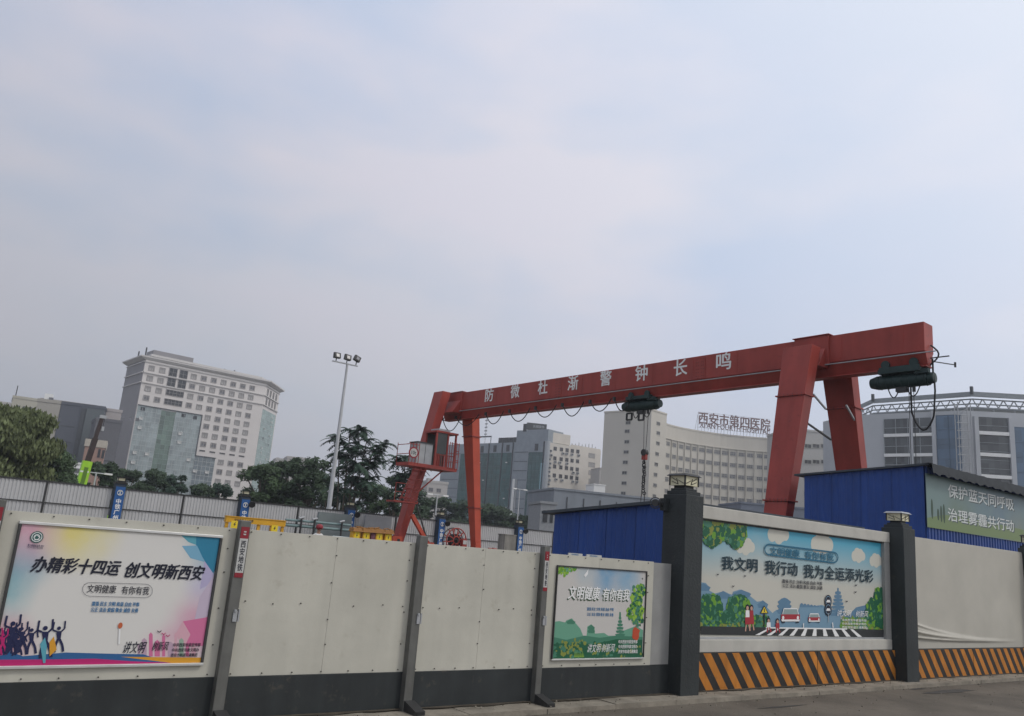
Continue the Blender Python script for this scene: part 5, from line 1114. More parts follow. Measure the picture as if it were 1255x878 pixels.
for k in range(4): q = MB(); q.fbox(F1f, ua+.5, ub2-.5, 3+k*4, 3.2+k*4, .01, .12, dkm); q.build('cladding_joint', r)
F1g = flatF(115, 200, -12); ua, za = F1g.px(*l4(715, 470)); ub2, zb2 = F1g.px(*l4(880, 495))
brick = M('pink_brick', (.30, .19, .15), .9, var=.12, scale=.8)
r = block('brick_house', 'small pink brick house with pale top behind the mobile crane boom', F1g, ua, ub2, (za+zb2)/2-1.2, 8, brick, par=0)
q = MB(); q.fbox(F1g, ua-.2, ub2+.2, (za+zb2)/2-1.19, (za+zb2)/2+.4, -8, .2, M('cream_roof_band', (.42, .38, .32), .8, var=.1)); q.build('roof', r)
for x, y in ((820, 580), (853, 588), (760, 560)): u, z = F1g.px(*l4(x, y)); q = MB(); q.fbox(F1g, u-.25, u+.25, z-.9, z+.9, .01, .1, wpd); q.build('window', r)
F1h = flatF(95, 130, -8); ua, za = F1h.px(86, 568); ub2, zb2 = F1h.px(108, 570)
r = block('site_cabin', 'small white cabin half hidden by the left trees', F1h, ua, ub2, (za+zb2)/2, 3, white, 'cabin', par=.2)
q = MB(); q.fbox(F1h, ua+.5, ub2-.5, za-1.2, za-.6, .01, .1, wp); q.build('window', r)
# distant pieces between the tower and the crane
for (x0, x1, yt, dist, lb) in ((338, 352, 563, 420, 'far pale flats just right of the tower, above the dark trees'), (352, 384, 562, 380, 'far white flats peeping over the dark trees right of the tower'), (524, 549, 592, 260, 'far cream flats with balconies seen just right of the crane leg')):
    F_ = flatF((x0+x1)/2, dist, -15); ua, za = F_.px(x0, yt); ub2, zb2 = F_.px(x1, yt+2)
    r = block('apartment_house', lb, F_, ua, ub2, (za+zb2)/2, 12, M('far_flats', (.42, .40, .38), .85, var=.08)); n = int((ub2-ua)/2.6)
    wm = winmesh('flat_window', 1.5, 1.3, wf, wp, .1, .1, 1)
    for i in range(n):
        for j in range(6): put(wm, r, F_, ua+1.3+i*2.6, za-2-j*3.1)
        q = MB(); q.fbox(F_, ua+.6+i*2.6, ua+1.9+i*2.6, za-.0, za+random.uniform(.6, 1.8), -4, -2, pale); q.build('roof_box', r)

# --- green glass building
g7 = lambda x, y: (540+x/5.486, 500+y/5.486)
GC = Vector((191.5, 230.9, 0)); GL = Vector((181.3, 286.0, 0)); GR = Vector((216.6, 228.9, 0))
PAR = gb = thing('office_building', (200, 255, 0), 'green glass office building with cream right wing full of air conditioners', 'building')
FG = Fr(GL, GC); FW = Fr(GC, GR)
_, ztop = FG.px(*g7(600, 225)); _, zgl = FG.px(*g7(600, 300)); gz = 40.9
tile = M('grey_tile_cladding', (.22, .25, .28), .6, var=.1, scale=.5); crm = M('cream_wing_render', (.56, .52, .46), .85, var=.07, scale=.3, streak=.3)
q = MB(); q.fbox(FG, 0, FG.len, 0, gz, -20, 0, tile); q.build('wall', gb)
q = MB(); q.fbox(FW, .3, FW.len, 0, gz-.3, -22, 0.02, crm); q.build('wing_wall', gb)
ggl = gridglass('green_glazing', (.016, .072, .072), .4, (1.6, 1.6, 1.7), .12); gmu = M('green_mullion', (.03, .07, .07), .4, var=0)
segs = []; xs7 = [232, 318, 408, 480]
for a, b in zip(xs7, xs7[1:]): segs.append((FG.px(*g7(a, 400))[0]+.25, FG.px(*g7(b, 400))[0]-.25))
segs.append((FG.px(*g7(588, 400))[0], FG.px(*g7(688, 400))[0]-.2)); 
ul = FG.px(*g7(130, 400))[0]; segs.insert(0, (ul, segs[0][0]-.5))
for a, b in segs: curtain(FG, a, b, 2, zgl, 'glass_bay', gl=ggl, mm=gmu, cell=1.7, fl=1.7)
q = MB()
for a, b in segs: q.fbox(FG, b+.02, b+.30, 0, gz, .01, .5, dkm)
q.build('bay_joint', gb)
for k in range(11): q = MB(); z = 3.5*k+2; q.fbox(FG, 1, segs[0][0]-.5, z, z+.2, .01, .12, dkm); q.fbox(FG, segs[3][1]+1, segs[4][0]-.6, z, z+.2, .01, .12, dkm); q.build('cladding_joint', gb)
ua = FG.px(*g7(486, 500))[0]; q = MB(); q.fbox(FG, ua, ua+1.2, 4, 27, .02, .3, white); q.fbox(FG, ua+1.6, ua+2.2, 4, 27, .02, .3, palegrey); q.build('white_fin', gb)
# corner glass strip and turret
q = MB(); q.fbox(FG, FG.len-2.4, FG.len-1.2, gz-24, gz-8, .02, .25, M('pale_blue_strip', (.25, .42, .48), .3, var=.1)); q.build('corner_strip', gb)
q = MB(); q.tube((GC.x, GC.y, 0), (GC.x, GC.y, gz), 1.0, M('corner_column', (.33, .35, .37), .5, var=.1), 14); q.build('corner_column', gb)
ua = FG.px(*g7(508, 200))[0]; ub2 = FG.px(*g7(625, 200))[0]; _, zt7 = FG.px(*g7(560, 150))
q = MB(); q.fbox(FG, ua, FG.len-.2, gz+.01, zt7, -9, -.2, tile); q.build('turret', gb)
q = MB(); a = Fr(FG.P(ua, 0, .2), FG.P(ua, 0, -1)); q.fbox(FG, ua+3.2, ua+4.8, gz+4, gz+7, -.19, .0, wpd); q.build('window', gb)
q = MB(); q.fbox(FW, .5, 11, gz+.01, zt7-.8, -7, -1, crm); q.build('turret_wing', gb)
F7 = Fr(FG.P(FG.len-8, 0, -3), FW.P(8.5, 0, -5)); ua, za = F7.px(*g7(580, 145)); ub2, zb2 = F7.px(*g7(712, 155)); _, zt8 = F7.px(*g7(600, 100)); bb = MB(); bb.fbox(F7, ua, ub2, za, zt8, -1, 0, M('roof_board_dark', (.035, .04, .04), .6, var=.2)); rb = bb.build('roof_sign', gb)
text('lettering', '长城装饰', F7, ua+(ub2-ua)*.3, ub2-(ub2-ua)*.12, za+(zt8-za)*.35, zt8-(zt8-za)*.25, .05, palegrey, rb, bold=.02)
q = MB()
for k in range(9): x, y = g7(378+k*14, 228); p = FG.px(x, y); q.tube(FG.P(p[0], gz+.02, -2), FG.P(p[0], gz+2.2, -2), .8, black, 8)
q.build('roof_tanks', gb, kind='stuff')
p = FG.px(*g7(275, 215)); q = MB(); q.tube(FG.P(p[0], gz, -2), FG.P(p[0], gz+10.5, -2), .12, palegrey, 5)
for k in range(5): q.bar(FG.P(p[0]-.7, gz+4+k*1.4, -2), FG.P(p[0]+.7, gz+4+k*1.4, -2), .2, .5, palegrey)
q.bar(FG.P(p[0]-3.4, gz+3, -2), FG.P(p[0]+3.4, gz+3, -2), .3, .5, dkm)
for s in (-3.2, 3.2): q.tube(FG.P(p[0]+s, gz, -2), FG.P(p[0]+s, gz+3, -2), .15, dkm, 5)
q.build('aerial', gb)
for (x, y) in ((280, 280), (366, 275), (453, 272), (645, 265)): p = FG.px(*g7(x, y)); q = MB(); q.fbox(FG, p[0]-.8, p[0]+.8, p[1]-1.3, p[1]+1.3, .02, .12, wpd); q.build('window', gb)
for k in range(34):
    a, b = random.choice(segs[1:4]); u = random.uniform(a+.6, b-.6); q_ = put(opd if random.random() < .4 else opn, gb, FG, u, random.choice([6+3.4*j for j in range(9)]), .2, 'open_vent', (.6, .4, .4))
wg = winmesh('wing_window', 1.5, 1.5, wf, wpd, .1, .1, 1); wg2 = winmesh('wing_wide', 3.0, 1.8, wf, wpb, .12, .12, 3); acm = winmesh('ac_unit', 1.0, .8, palegrey, dkm, .15, .5, 0)
for ri, y in enumerate((275, 340, 395, 455, 550)):
    for ci, x in enumerate((770, 812, 850, 885, 922)):
        dy = (x-770)*.13; p = FW.px(*g7(x-ri*2, y+dy)); put(wg, gb, FW, p[0], p[1], .02)
        if random.random() < .6: put(acm, gb, FW, p[0]+random.uniform(-.6, .8), p[1]-1.4, .03, 'air_conditioner')
for y in (322, 383, 438, 495): p = FW.px(*g7(1016, y)); put(wg2, gb, FW, p[0], p[1], .02)
for y in range(290, 600, 28): p = FW.px(*g7(735-(y-290)*.07, y)); put(acm, gb, FW, p[0]+random.uniform(-.3, .5), p[1], .03, 'air_conditioner', (1.3, 1, 1.1))
q = MB()
for k in range(8): u = 12+k*1.6; q.tube(FW.P(u, gz-.3, -1), FW.P(u, gz+.9+random.random(), -1), .15, palegrey, 5)
q.fbox(FW, 11, FW.len, gz-.29, gz+.3, -.6, -.2, crm); q.build('roof_rail', gb)
# grey sheds / low blocks in front of it
gw = M('lowblock_grey_sheet', (.19, .21, .235), .7, var=.12, scale=.3, streak=.5)
Fg = flatF(700, 120, -20); ua, za = Fg.px(679, 606); ub2, zb2 = Fg.px(836, 611)
r = block('low_building', 'low grey sheet clad building behind the left blue shed', Fg, ua, ub2, (za+zb2)/2, 12, gw, par=.3)
for k in range(7): q = MB(); u = ua+2+k*2.6; q.fbox(Fg, u, u+.12, 1, za-.2, .01, .12, dkm); q.build('sheet_joint', r)
Fg = flatF(668, 100, -25); ua, za = Fg.px(663, 617); ub2, zb2 = Fg.px(682, 619)
r = block('low_building', 'narrow grey two storey annex between the green building and the left blue shed', Fg, ua, ub2, (za+zb2)/2, 6, M('annex_grey', (.24, .25, .26), .8, var=.1), par=.3)
for k in range(3): q = MB(); z = za-2.2-k*2.4; q.fbox(Fg, ua+.35, ua+.9, z, z+1.4, .01, .1, wpd); q.fbox(Fg, ua+1.25, ua+1.6, z, z+1.4, .01, .1, wpd); q.build('window', r)
Fg = flatF(735, 235, -20); ua, za = Fg.px(728, 594); ub2, zb2 = Fg.px(742, 596); r = block('apartment_house', 'small white building right below the cream wing, left of the hospital', Fg, ua, ub2, (za+zb2)/2, 6, white, par=.3)
Fg = flatF(737, 300, -20); ua, za = Fg.px(735, 574); ub2, zb2 = Fg.px(748, 576); r = block('apartment_house', 'sliver of white flats squeezed between the cream wing and the hospital', Fg, ua, ub2, (za+zb2)/2, 8, M('far_flats', ), par=.3)
for k in range(5): put(winmesh('flat_window2', 1.6, 1.6, wf, wpd, .1, .1, 1), r, Fg, (ua+ub2)/2, za-3-k*4)

# --- hospital: end tower and concave curved ward block
hs = thing('hospital_building', (200, 175, 0), 'large cream curved hospital block with rooftop lettering', 'building')
hst = M('hospital_cream', (.50, .47, .41), .85, var=.05, scale=.15, streak=.3); hz_ = 43.6
TA, TB = Vector((171.9, 181.0, 0)), Vector((174.9, 164.3, 0)); TCv = TB+Vector((8.3, 1.5, 0))
curve = [(181.5, 168.6), (190.7, 170.4), (198.2, 170.4), (204.4, 169.2), (212.5, 166.4), (221.2, 160.6), (226.1, 155.3), (232, 147.5)]
# smooth the curve
def cat(P, n=4):
    o = []
    for i in range(len(P)-1):
        p0 = Vector(P[max(i-1, 0)]); p1 = Vector(P[i]); p2 = Vector(P[i+1]); p3 = Vector(P[min(i+2, len(P)-1)])
        for k in range(n): t = k/n; o.append(tuple(.5*((2*p1)+(-p0+p2)*t+(2*p0-5*p1+4*p2-p3)*t*t+(-p0+3*p1-3*p2+p3)*t**3)))
    o.append(tuple(P[-1])); return o
cc = cat(curve, 4); back = [(x+14, y+16) for x, y in reversed(cc)]
q = MB(); q.prism(cc+back, 0, hz_-1.4, hst); q.build('ward_wall', hs)
q = MB(); q.prism([TA, TB, TCv, TCv+Vector((-1.5, 14, 0)), (TA.x+9, TA.y+4, 0)], 0, hz_+.6, hst); q.build('end_tower_wall', hs)
FT1 = Fr(TA, TB); FT2 = Fr(TB, TCv)
q = MB(); q.fbox(FT1, -.1, FT1.len+.1, hz_+.61, hz_+1.1, -.5, .15, hst); q.fbox(FT2, 0, FT2.len, hz_+.61, hz_+1.1, -.5, .15, hst); q.build('parapet', hs)
q = MB()
for k in range(5): p = FT2.P(2+k*.9, 0, -4); q.box(p.x, p.x+.7, p.y, p.y+.5, hz_+.6, hz_+1.8, steel)
q.build('roof_units', hs, kind='stuff')
hwf = M('hospital_frame', (.36, .35, .32), .6, var=0); hw = winmesh('hospital_window', 2.3, 1.35, hwf, wp, .14, .12, 3, .4); hw2 = winmesh('hospital_pair', 1.8, 1.1, hwf, M('window_pane_mid', (.06, .06, .06), .3, var=.2), .12, .12, 1)
h3_ = lambda x, y: (750+x/5.167, 470+y/5.167)
for (x, y) in ((103, 250), (97, 303), (95, 370), (90, 435), (85, 500), (80, 567), (77, 632), (72, 697)): p = FT1.px(*h3_(x, y)); put(hw2, hs, FT1, p[0], p[1], 0)
for (x, y) in ((293, 255), (293, 315), (290, 380), (285, 447), (280, 513), (275, 578), (272, 645), (268, 714)): p = FT2.px(*h3_(x, y)); put(hw2, hs, FT2, p[0], p[1], 0)
# window rows on the curve: columns measured in the photo, floors every fl metres
def curve_at(px):
    best = None
    for a, b in zip(cc, cc[1:]):
        F_ = Fr(a, b, face=-Vector((a[0], a[1], 0))); u, z = F_.px(px, 560)
        if -.01 <= u <= F_.len+.01: return F_, u
    return None
Fm, um_ = curve_at(880); ztopw = Fm.px(880, 470+372/5.167)[1]; zlow = Fm.px(877, 470+715/5.167)[1] if False else None
colx = [352, 392, 435, 478, 521, 567, 614, 664, 714, 768, 822, 877, 930, 986, 1040, 1096, 1150]
fl = 3.62
ribs = MB()
for ci, x in enumerate(colx):
    px = 750+x/5.167; rr_ = curve_at(px)
    if not rr_: continue
    F_, u = rr_
    _, zt_ = F_.px(px, 560)
    for j in range(10):
        z = hz_-1.4-5.6-fl*j
        if z < 3: break
        o = put(hw, hs, F_, u, z, 0, 'window', (.8 if ci < 5 else 1, 1, 1))
    xr_ = 750+(x+colx[min(ci+1, len(colx)-1)])/2/5.167+(0 if ci < len(colx)-1 else 5)
    r2_ = curve_at(xr_)
    if r2_: ribs.fbox(r2_[0], r2_[1]-.12, r2_[1]+.12, 4, hz_-1.4-4.2, .0, .35, hst)
ribs.build('pilasters', hs)
q = MB()
for a, b in zip(cc, cc[1:]):
    F_ = Fr(a, b, face=-Vector((a[0], a[1], 0))); q.fbox(F_, -.02, F_.len+.02, hz_-1.39, hz_-.9, -.6, .12, hst); q.fbox(F_, 0, F_.len, hz_-1.4-4.2, hz_-1.4-3.95, .0, .36, hst)
q.build('parapet_band', hs)
# roof lettering on a frame
ra, rb_ = curve_at(855), curve_at(943); pa, pb_ = ra[0].P(ra[1], 0, -1.5), rb_[0].P(rb_[1], 0, -1.5); FL = Fr(pa, pb_)
ul_, zl_ = FL.px(*h3_(545, 228)); ur_, zr_ = FL.px(*h3_(997, 260)); zmid = (zl_+zr_)/2
redl = M('roof_letter_maroon', (.17, .10, .095), .6, var=.1); sf = MB()
ls = text('roof_lettering', '西安市第四医院', FL, ul_, ur_, zmid-1.9, zmid+2.0, .4, redl, hs, bold=.018, depth=.25)
ul2, zl2 = FL.px(*h3_(552, 268)); ur2, zr2 = FL.px(*h3_(993, 304)); zm2 = (zl2+zr2)/2
text('roof_lettering', "XI'AN FOURTH HOSPITAL", FL, ul2, ur2, zm2-.85, zm2+.85, .4, redl, hs, bold=.01, depth=.15)
for k in range(12): u = ul_+(ur_-ul_)*k/11; sf.tube(FL.P(u, hz_-1.5, 0), FL.P(u, zmid+2.0, 0), .07, palegrey, 5); sf.bar(FL.P(u, zmid+1.6, 0), FL.P(u, hz_-1.4, -3), .07, .07, palegrey)
for z in (zmid-2, zmid, zmid+2, zm2-.8): sf.bar(FL.P(ul_, z, 0), FL.P(ur_, z, 0), .08, .08, palegrey)
sf.build('letter_frame', hs)
# low wing building behind the mural and the hospital's right extension
Fg = flatF(935, 150, -30); ua, za = Fg.px(908, 617); ub2, zb2 = Fg.px(1045, 630)
r = block('low_building', 'low blue grey building in front of the hospital, beside the crane leg', Fg, ua, ub2, (za+zb2)/2, 10, M('lowblock_bluegrey', (.13, .15, .19), .7, var=.1, scale=.3), par=.3)
q = MB(); q.fbox(Fg, ua, ub2, za-3, za-2.2, .01, .15, dkm); q.build('window_band', r)
Fg = flatF(1000, 215, -35); ua, za = Fg.px(984, 527); ub2, zb2 = Fg.px(1016, 533)
r = block('hospital_annex', 'grey white hospital annex visible between the crane legs', Fg, ua-4, ub2+1, (za+zb2)/2, 14, M('annex_white', (.40, .39, .37), .85, var=.05), par=.5)
for x in (990, 1000, 1010):
    for j in range(10): p = Fg.px(x, 547); put(hw2, r, Fg, p[0], p[1]-j*3.9, 0)
Fg = flatF(1055, 230, -35); ua, za = Fg.px(1044, 543); ub2, zb2 = Fg.px(1066, 546)
r = block('apartment_house', 'small pale flats seen between the crane leg and the glass building', Fg, ua-2, ub2+1, (za+zb2)/2, 14, M('annex_white2', (.36, .36, .35), .85, var=.05), par=.5)
for x in (1049, 1055, 1061):
    for j in range(7): p = Fg.px(x, 550); put(hw2, r, Fg, p[0], p[1]-j*2.4, 0)
q = MB(); p = Fg.px(1050, 540); q.ball(Fg.P(p[0], za+1, -2), .8, pale, 8, 6); q.build('roof_unit', r)

# --- glass fronted building on the right
r8_ = lambda x, y: (1030+x/5.578, 470+y/5.578)
PAR = rg = thing('glass_building', (158, 78, 0), 'faceted grey building with wide roof canopy, open trusses and blue glass, far right', 'building')
Q0, Q1, Q2, Q3 = Vector((148.6, 92.5, 0)), Vector((144.5, 84.5, 0)), Vector((148.3, 65.2, 0)), Vector((163.5, 49.5, 0))
_, wz = Fr(Q1, Q2).px(*r8_(500, 225)); WZ = wz+.7
gwall = M('grey_white_panel', (.42, .435, .45), .7, var=.06, scale=.2)
F0, FM, FR = Fr(Q0, Q1), Fr(Q1, Q2), Fr(Q2, Q3)
q = MB(); q.prism([Q0, Q1, Q2, Q3, (185, 70, 0), (175, 105, 0)], 0, WZ-.02, gwall); q.build('wall', rg)
bglass = gridglass('blue_glazing', (.075, .13, .20), .28, (1.4, 1.4, 1.9), .12); bmul = M('blue_mullion', (.06, .10, .15), .4, var=0); dglass = gridglass('dark_interior_glazing', (.045, .05, .052), .7, (1.3, 1.3, 1.6), .2)
u = lambda F_, x, y=400: F_.px(*r8_(x, y))[0]; zz = lambda F_, x, y: F_.px(*r8_(x, y))[1]
ztw = zz(FM, 470, 240); 
a, b = u(FM, 302), u(FM, 632); curtain(FM, a, b, 2, ztw, 'glass_bay', gl=dglass, mm=M('mullion_white', (.26, .28, .29), .5, var=0), cell=1.9, fl=1.7, w=.11)
for y in (355, 492, 620): z = zz(FM, 470, y); q = MB(); q.fbox(FM, a, b, z-.28, z+.28, .1, .5, white); q.build('floor_edge', rg)
q = MB(); x_ = u(FM, 490); q.fbox(FM, x_-.3, x_+.3, 2, ztw, .2, .55, gwall); q.build('column', rg)
a2, b2_ = u(FM, 660), min(u(FM, 850), FM.len-.3); curtain(FM, a2, b2_, 2, ztw+.3, 'blue_glass_bay', gl=bglass, mm=bmul, cell=1.8, fl=2.6, w=.08)
q = MB(); q.fbox(FM, b+.02, a2-.02, 2, WZ, .0, .6, gwall); q.build('column', rg)
a3, b3 = u(FR, 945), u(FR, 1150); zt9 = zz(FR, 1050, 235); curtain(FR, a3, b3, 2, zt9, 'glass_bay', gl=dglass, mm=MATS['mullion_white'], cell=3.4, fl=1.5, w=.07)
for y in (345, 492, 640): z = zz(FR, 1050, y); q = MB(); q.fbox(FR, a3, b3, z-.3, z+.3, .1, .5, white); q.build('floor_edge', rg)
a4, b4 = u(FR, 1185), FR.len; curtain(FR, a4, b4, 2, zt9-1.5, 'blue_glass_bay', gl=bglass, mm=bmul, cell=1.8, fl=2.6, w=.08)
q = MB(); q.fbox(FR, b3+.02, a4-.02, 2, WZ-1, .0, .55, gwall); q.fbox(FR, a3-.7, a3-.02, 2, WZ-1, .0, .5, gwall); q.fbox(FM, FM.len-.35, FM.len, 2, WZ-1, .0, .3, gwall); q.build('column', rg)
# scaffold lattice tower at the corner
q = MB(); c = Q2-Vector((Q2.x, Q2.y, 0)).normalized()*1.6
for s in (-1.1, 1.1):
    for t in (-.5, .5): o_ = c+AX*s; q.tube((o_.x+t, o_.y+t, 0), (o_.x+t, o_.y+t, WZ+1), .09, palegrey, 5)
z = 1
while z < WZ: a_ = c+AX*-1.1; b_ = c+AX*1.1; q.tube((a_.x, a_.y, z), (b_.x, b_.y, z), .07, palegrey, 5); q.tube((a_.x, a_.y, z), (b_.x, b_.y, z+1.4), .05, palegrey, 4); z += 1.4
q.build('lattice_tower', rg)
# roof canopy
ze = zz(Fr((156.2, 67), (154.4, 85)), 550, 78); 
can = [Vector((159.8, 92.0, 0)), Vector((154.4*.93, 85*.99, 0)), Vector((156.2*.915, 67*.915, 0)), Vector((171*.95, 49*.9, 0))]
e1_ = [onz(*r8_(118, 153), 34.2), onz(*r8_(222, 106), 35.2), onz(*r8_(897, 56), 35.2), onz(*r8_(1255, 76), 35.2)]
e1_.append(e1_[3]+(e1_[3]-e1_[2])*.6)
inner = [p+Vector((p.x, p.y, 0)).normalized()*1.7 for p in e1_]
rfm = M('canopy_grey_metal', (.22, .24, .25), .5, var=.1); q = MB()
th = .8
V = []
for p in e1_: V += [(p.x, p.y, p.z), (p.x, p.y, p.z-th)]
for p, e_ in zip(inner, e1_): V += [(p.x, p.y, e_.z+.15), (p.x, p.y, e_.z-.6)]
n = 5; fs = []
for i in range(n-1):
    fs += [(2*i, 2*i+2, 2*i+3, 2*i+1), (2*i, 2*n+2*i, 2*n+2*i+2, 2*i+2), (2*i+1, 2*i+3, 2*n+2*i+3, 2*n+2*i+1)]
q.add(V, fs, rfm); q.build('canopy', rg)
tr = MB()
def mixv(a, b, t): return a+(b-a)*t
zt_ = 0
for i in range(n-1):
    a, b = e1_[i], e1_[i+1]; k = max(3, int((b-a).length/1.6)); inn = Vector((a.x+b.x, a.y+b.y, 0)).normalized()*1.2
    for j in range(k):
        p = mixv(a, b, j/k)+inn; p2 = mixv(a, b, (j+1)/k)+inn; pm_ = (p+p2)/2
        up, dn = Vector((0, 0, -1.05)), Vector((0, 0, -3.0)); tr.tube(p+up, pm_+dn*.85, .11, palegrey, 4); tr.tube(pm_+dn*.85, p2+up, .11, palegrey, 4)
        if j % 2 == 0: iw = mixv(inner[i], inner[i+1], j/k); tr.tube(p+Vector((0, 0, -2.6)), Vector((iw.x, iw.y, p.z-3.2)), .12, palegrey, 4)
    for dz in (-1.15, -2.0, -2.7): tr.tube(a+inn+Vector((0, 0, dz)), b+inn+Vector((0, 0, dz)), .13, rfm, 5)
tr.build('truss', rg)
q = MB()
V = []
for p in e1_:
    h_ = Vector((p.x, p.y, 0)).normalized(); r1_ = p+h_*4.5; V += [(r1_.x, r1_.y, p.z-1.9), (r1_.x, r1_.y, p.z-4.4)]
q.add(V, [(2*i, 2*i+2, 2*i+3, 2*i+1) for i in range(n-1)], M('soffit_pale', (.17, .18, .175), .7, var=.1)); q.build('fascia_inner', rg)
for i in (1, 2): q = MB(); p = e1_[i]; q.box(p.x-.22, p.x+.22, p.y-.22, p.y+.22, p.z-.5, p.z+.9, dkm); q.build('roof_stub', rg)

# ------------------------------------------------------------------ trees
def leafmat(name, col): 
    m = M(name, col, .7, var=.45, scale=1.3, spec=.2); return m
lf = [leafmat('leaf_dark', (.040, .064, .034)), leafmat('leaf_mid', (.056, .088, .042)), leafmat('leaf_willow', (.115, .138, .062)), leafmat('leaf_blue', (.035, .062, .042))]
bark = M('bark_grey', (.12, .10, .08), .9, var=.2)
def tree(px, ytop, halfw, dist, label, kind=0, n=2600, ybase=None, leaf=.19, clumps=14, zlow=.25, cat='tree', grp='trees behind the far fence'):
    pt_ = at(px, ytop, dist); wr = halfw*dist/1000*.98*1.05; H_ = pt_.z; r = thing('leafy_tree', (pt_.x, pt_.y, 0), label, cat, grp)
    cx_, cy_ = pt_.x, pt_.y; tk_ = MB(); th_ = H_*.55; tk_.tube((cx_, cy_, 0), (cx_+random.uniform(-.2, .2), cy_, th_), .035*H_+.05, bark, 8, .02*H_)
    cl_ = []
    clumps = int(clumps*1.9); n = int(n*2.2)
    for i in range(clumps):
        a = random.random()*2*pi; t = random.random()**.85; prof = sqrt(max(.12, 1-((t-.38)/.70)**2)); rr = wr*prof*(random.random()**.5)*.84
        R = wr*random.uniform(.20, .36); zc = H_*(zlow+(1-zlow)*t)
        c = Vector((cx_+rr*cos(a), cy_+rr*sin(a), zc))
        if zc+R*.8 > H_: c.z = H_-R*random.uniform(.75, 1.2)
        cl_.append((c, R))
        if i % 2 == 0: s = Vector((cx_, cy_, th_*random.uniform(.5, 1))); tk_.tube(s, c, .010*H_+.02, bark, 5, .006*H_)
    tk_.build('trunk', r)
    V = []; Fc = []; per = n//clumps
    for c, R in cl_:
        for k in range(per):
            d = Vector((random.gauss(0, 1), random.gauss(0, 1), random.gauss(0, 1))).normalized()*R*(random.random()**.45)*random.uniform(.8, 1.12); d.z *= .78
            p = c+d; s = leaf*random.uniform(.6, 1.3); a = Vector((random.gauss(0, 1), random.gauss(0, 1), random.gauss(0, 1))).normalized(); b = a.orthogonal().normalized()
            if kind == 2: a = Vector((random.gauss(0, .3), random.gauss(0, .3), -1)).normalized(); b = Vector((random.gauss(0, 1), random.gauss(0, 1), 0)).normalized()
            e0 = len(V); V += [p-a*s-b*s*.1, p+b*s*.45, p+a*s, p-b*s*.45]; Fc.append((e0, e0+1, e0+2, e0+3))
    q = MB(); q.v = V; q.f = Fc; q.mats = [lf[kind]]; q.mi = [0]*len(Fc); q.sm = [False]*len(Fc); q.build('crown', r)
    return r
T = tree
T(14, 497, 58, 62, 'big pale green willow at the left edge, tallest of the left trees', 2, 17000, leaf=.17, clumps=40, zlow=.2)
T(-22, 512, 34, 60, 'pale willow cut by the left edge of the photo', 2, 7000, leaf=.17, clumps=24, zlow=.2)
T(66, 548, 34, 66, 'darker bushy tree at the right foot of the big willow', 1, 7000, leaf=.16, clumps=26, zlow=.15)
T(84, 578, 20, 82, 'low dark tree in front of the white cabin', 0, 1800, leaf=.17, clumps=14, zlow=.1)
T(126, 565, 25, 84, 'dark tree just right of the lime green boom foot', 0, 2400, leaf=.19, clumps=14, zlow=.1)
T(158, 575, 24, 86, 'dark round tree below the grey end of the tower', 0, 2200, leaf=.19, clumps=14, zlow=.1)
T(190, 574, 28, 88, 'dark round tree below the tower glazing, larger one', 0, 2600, leaf=.19, clumps=16, zlow=.1)
T(216, 580, 20, 86, 'small dark tree right of the larger one below the tower glazing', 3, 1500, leaf=.19, clumps=10, zlow=.1)
T(246, 592, 22, 85, 'low bush like tree below the window rows of the tower', 0, 1800, leaf=.17, clumps=12, zlow=.1)
T(273, 592, 20, 87, 'low bush like tree below the right edge of the tower', 3, 1500, leaf=.17, clumps=12, zlow=.1)
T(326, 568, 30, 70, 'mid green rounded tree just right of the tower', 1, 3800, leaf=.17, clumps=22, zlow=.1)
T(350, 564, 28, 74, 'dark tree between the tower and the floodlight mast, second from the tower', 0, 3200, leaf=.17, clumps=18, zlow=.1)
T(382, 560, 32, 70, 'broad dark tree directly left of the floodlight mast', 0, 4600, leaf=.17, clumps=24, zlow=.1)
T(404, 586, 26, 78, 'dark low tree behind the foot of the floodlight mast', 0, 1800, leaf=.17, clumps=12, zlow=.1)
T(432, 600, 24, 76, 'dark low tree under the tall long leaved tree', 0, 2200, leaf=.17, clumps=14, zlow=.1)
T(462, 588, 28, 72, 'mid green low tree right of the tall long leaved tree', 1, 2400, leaf=.17, clumps=14, zlow=.1)
T(487, 582, 24, 68, 'dark loose tree left of the crane ladder', 0, 2400, leaf=.17, clumps=14, zlow=.1)
T(512, 598, 26, 80, 'dark tree behind the crane foot', 0, 1800, leaf=.17, clumps=12, zlow=.1)
for k, (x, y) in enumerate(((540, 606), (566, 608), (592, 612), (617, 618), (643, 626))):
    T(x, y+2, 27, 125, ['dark tree row in front of the green building, first from the crane leg', 'dark tree in front of the green building, just left of the upright red leg', 'dark tree in front of the green building, just right of the upright red leg', 'dark tree beneath the white fins of the green building', 'dark tree at the right corner of the green building'][k], 0, 2200, leaf=.3, clumps=16, zlow=.05)
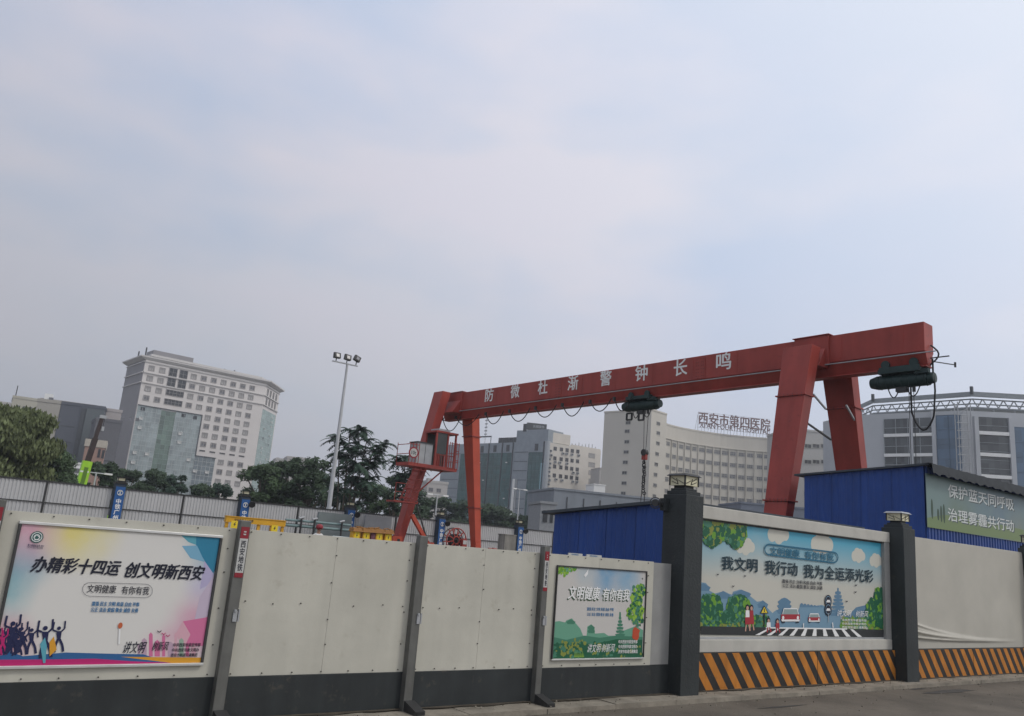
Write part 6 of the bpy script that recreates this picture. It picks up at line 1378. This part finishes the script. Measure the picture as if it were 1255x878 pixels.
# tall sparse trees with long drooping compound leaves
def frond_tree(px, ytop, halfw, dist, label, stems, nt=30, low=.5):
    pt_ = at(px, ytop, dist); H_ = pt_.z-.2; wr = halfw*dist/1000; r = thing('long_leaved_tree', (pt_.x, pt_.y, 0), label, 'tree')
    tk_ = MB(); tips = []
    base = []
    for (dx, dt) in stems:
        a = Vector((pt_.x+dx*.25, pt_.y, 0)); b = Vector((pt_.x+AX.x*dx, pt_.y+AX.y*dx, H_*dt)); m1 = a.lerp(b, .5)
        tk_.tube(a, m1, .08, bark, 7, .06); tk_.tube(m1, b, .06, bark, 6, .03); tips.append(b); base.append((a, b))
    for k in range(nt):
        a, b = base[k % len(base)]; t = low+(1-low)*((k+.5)/nt); t = min(t+random.uniform(-.06, .06), .98); p = a.lerp(b, t); an = random.random()*6.28; q_ = wr*random.uniform(.15, .8)
        e_ = p+Vector((cos(an)*q_, sin(an)*q_, random.uniform(.15, .7))); e_.z = min(e_.z, H_); tk_.tube(p, e_, .03, bark, 5, .012); tips.append(e_)
    tk_.build('trunk', r); V = []; Fc = []
    for tp in tips:
        for k in range(10):
            an = 2*pi*k/10+random.random()*.6; L_ = random.uniform(.6, 1.05); up = random.uniform(-.3, .8); d = Vector((cos(an), sin(an), 0)); prev = tp
            for s in range(7):
                t = (s+1)/7; p = tp+d*L_*t+Vector((0, 0, up*t*.8-.5*t*t*L_)); sd = d.cross(Vector((0, 0, 1))); w = .24*(1-.45*t)
                for sgn in (-1, 1):
                    e0 = len(V); tip = p+sd*sgn*w+d*.05+Vector((0, 0, -.07)); V += [prev, p, tip+(p-prev)*.35, tip-(p-prev)*.2]; Fc.append((e0, e0+1, e0+2, e0+3))
                prev = p
    q = MB(); q.v = V; q.f = Fc; q.mats = [lf[3]]; q.mi = [0]*len(Fc); q.sm = [False]*len(Fc); q.build('crown', r)
frond_tree(436, 523, 27, 58, 'tall sparse tree with long drooping leaves right of the floodlight mast', [(-1.0, .88), (-.35, .99), (.3, .97), (.9, .93), (1.4, .85), (.6, .7)], 44)
frond_tree(503, 553, 18, 60, 'thin long leaved tree showing behind the crane ladder', [(-.3, .97), (.3, .86)], 18)
# a wide city ground cover of far low trees along the horizon

# ------------------------------------------------------------------ the hazy city air
hm = D_.materials.new('haze_air'); hm.use_nodes = True; t = hm.node_tree; t.nodes.clear()
ho = t.nodes.new('ShaderNodeOutputMaterial'); pv = t.nodes.new('ShaderNodeVolumePrincipled'); pv.inputs['Color'].default_value = (.80, .84, .90, 1); pv.inputs['Density'].default_value = .0006; pv.inputs['Anisotropy'].default_value = .2
t.links.new(pv.outputs[0], ho.inputs['Volume'])
q = MB(); q.box(-520, 920, -80, 920, -1.3, 70, hm); q.build('haze', kind='stuff')
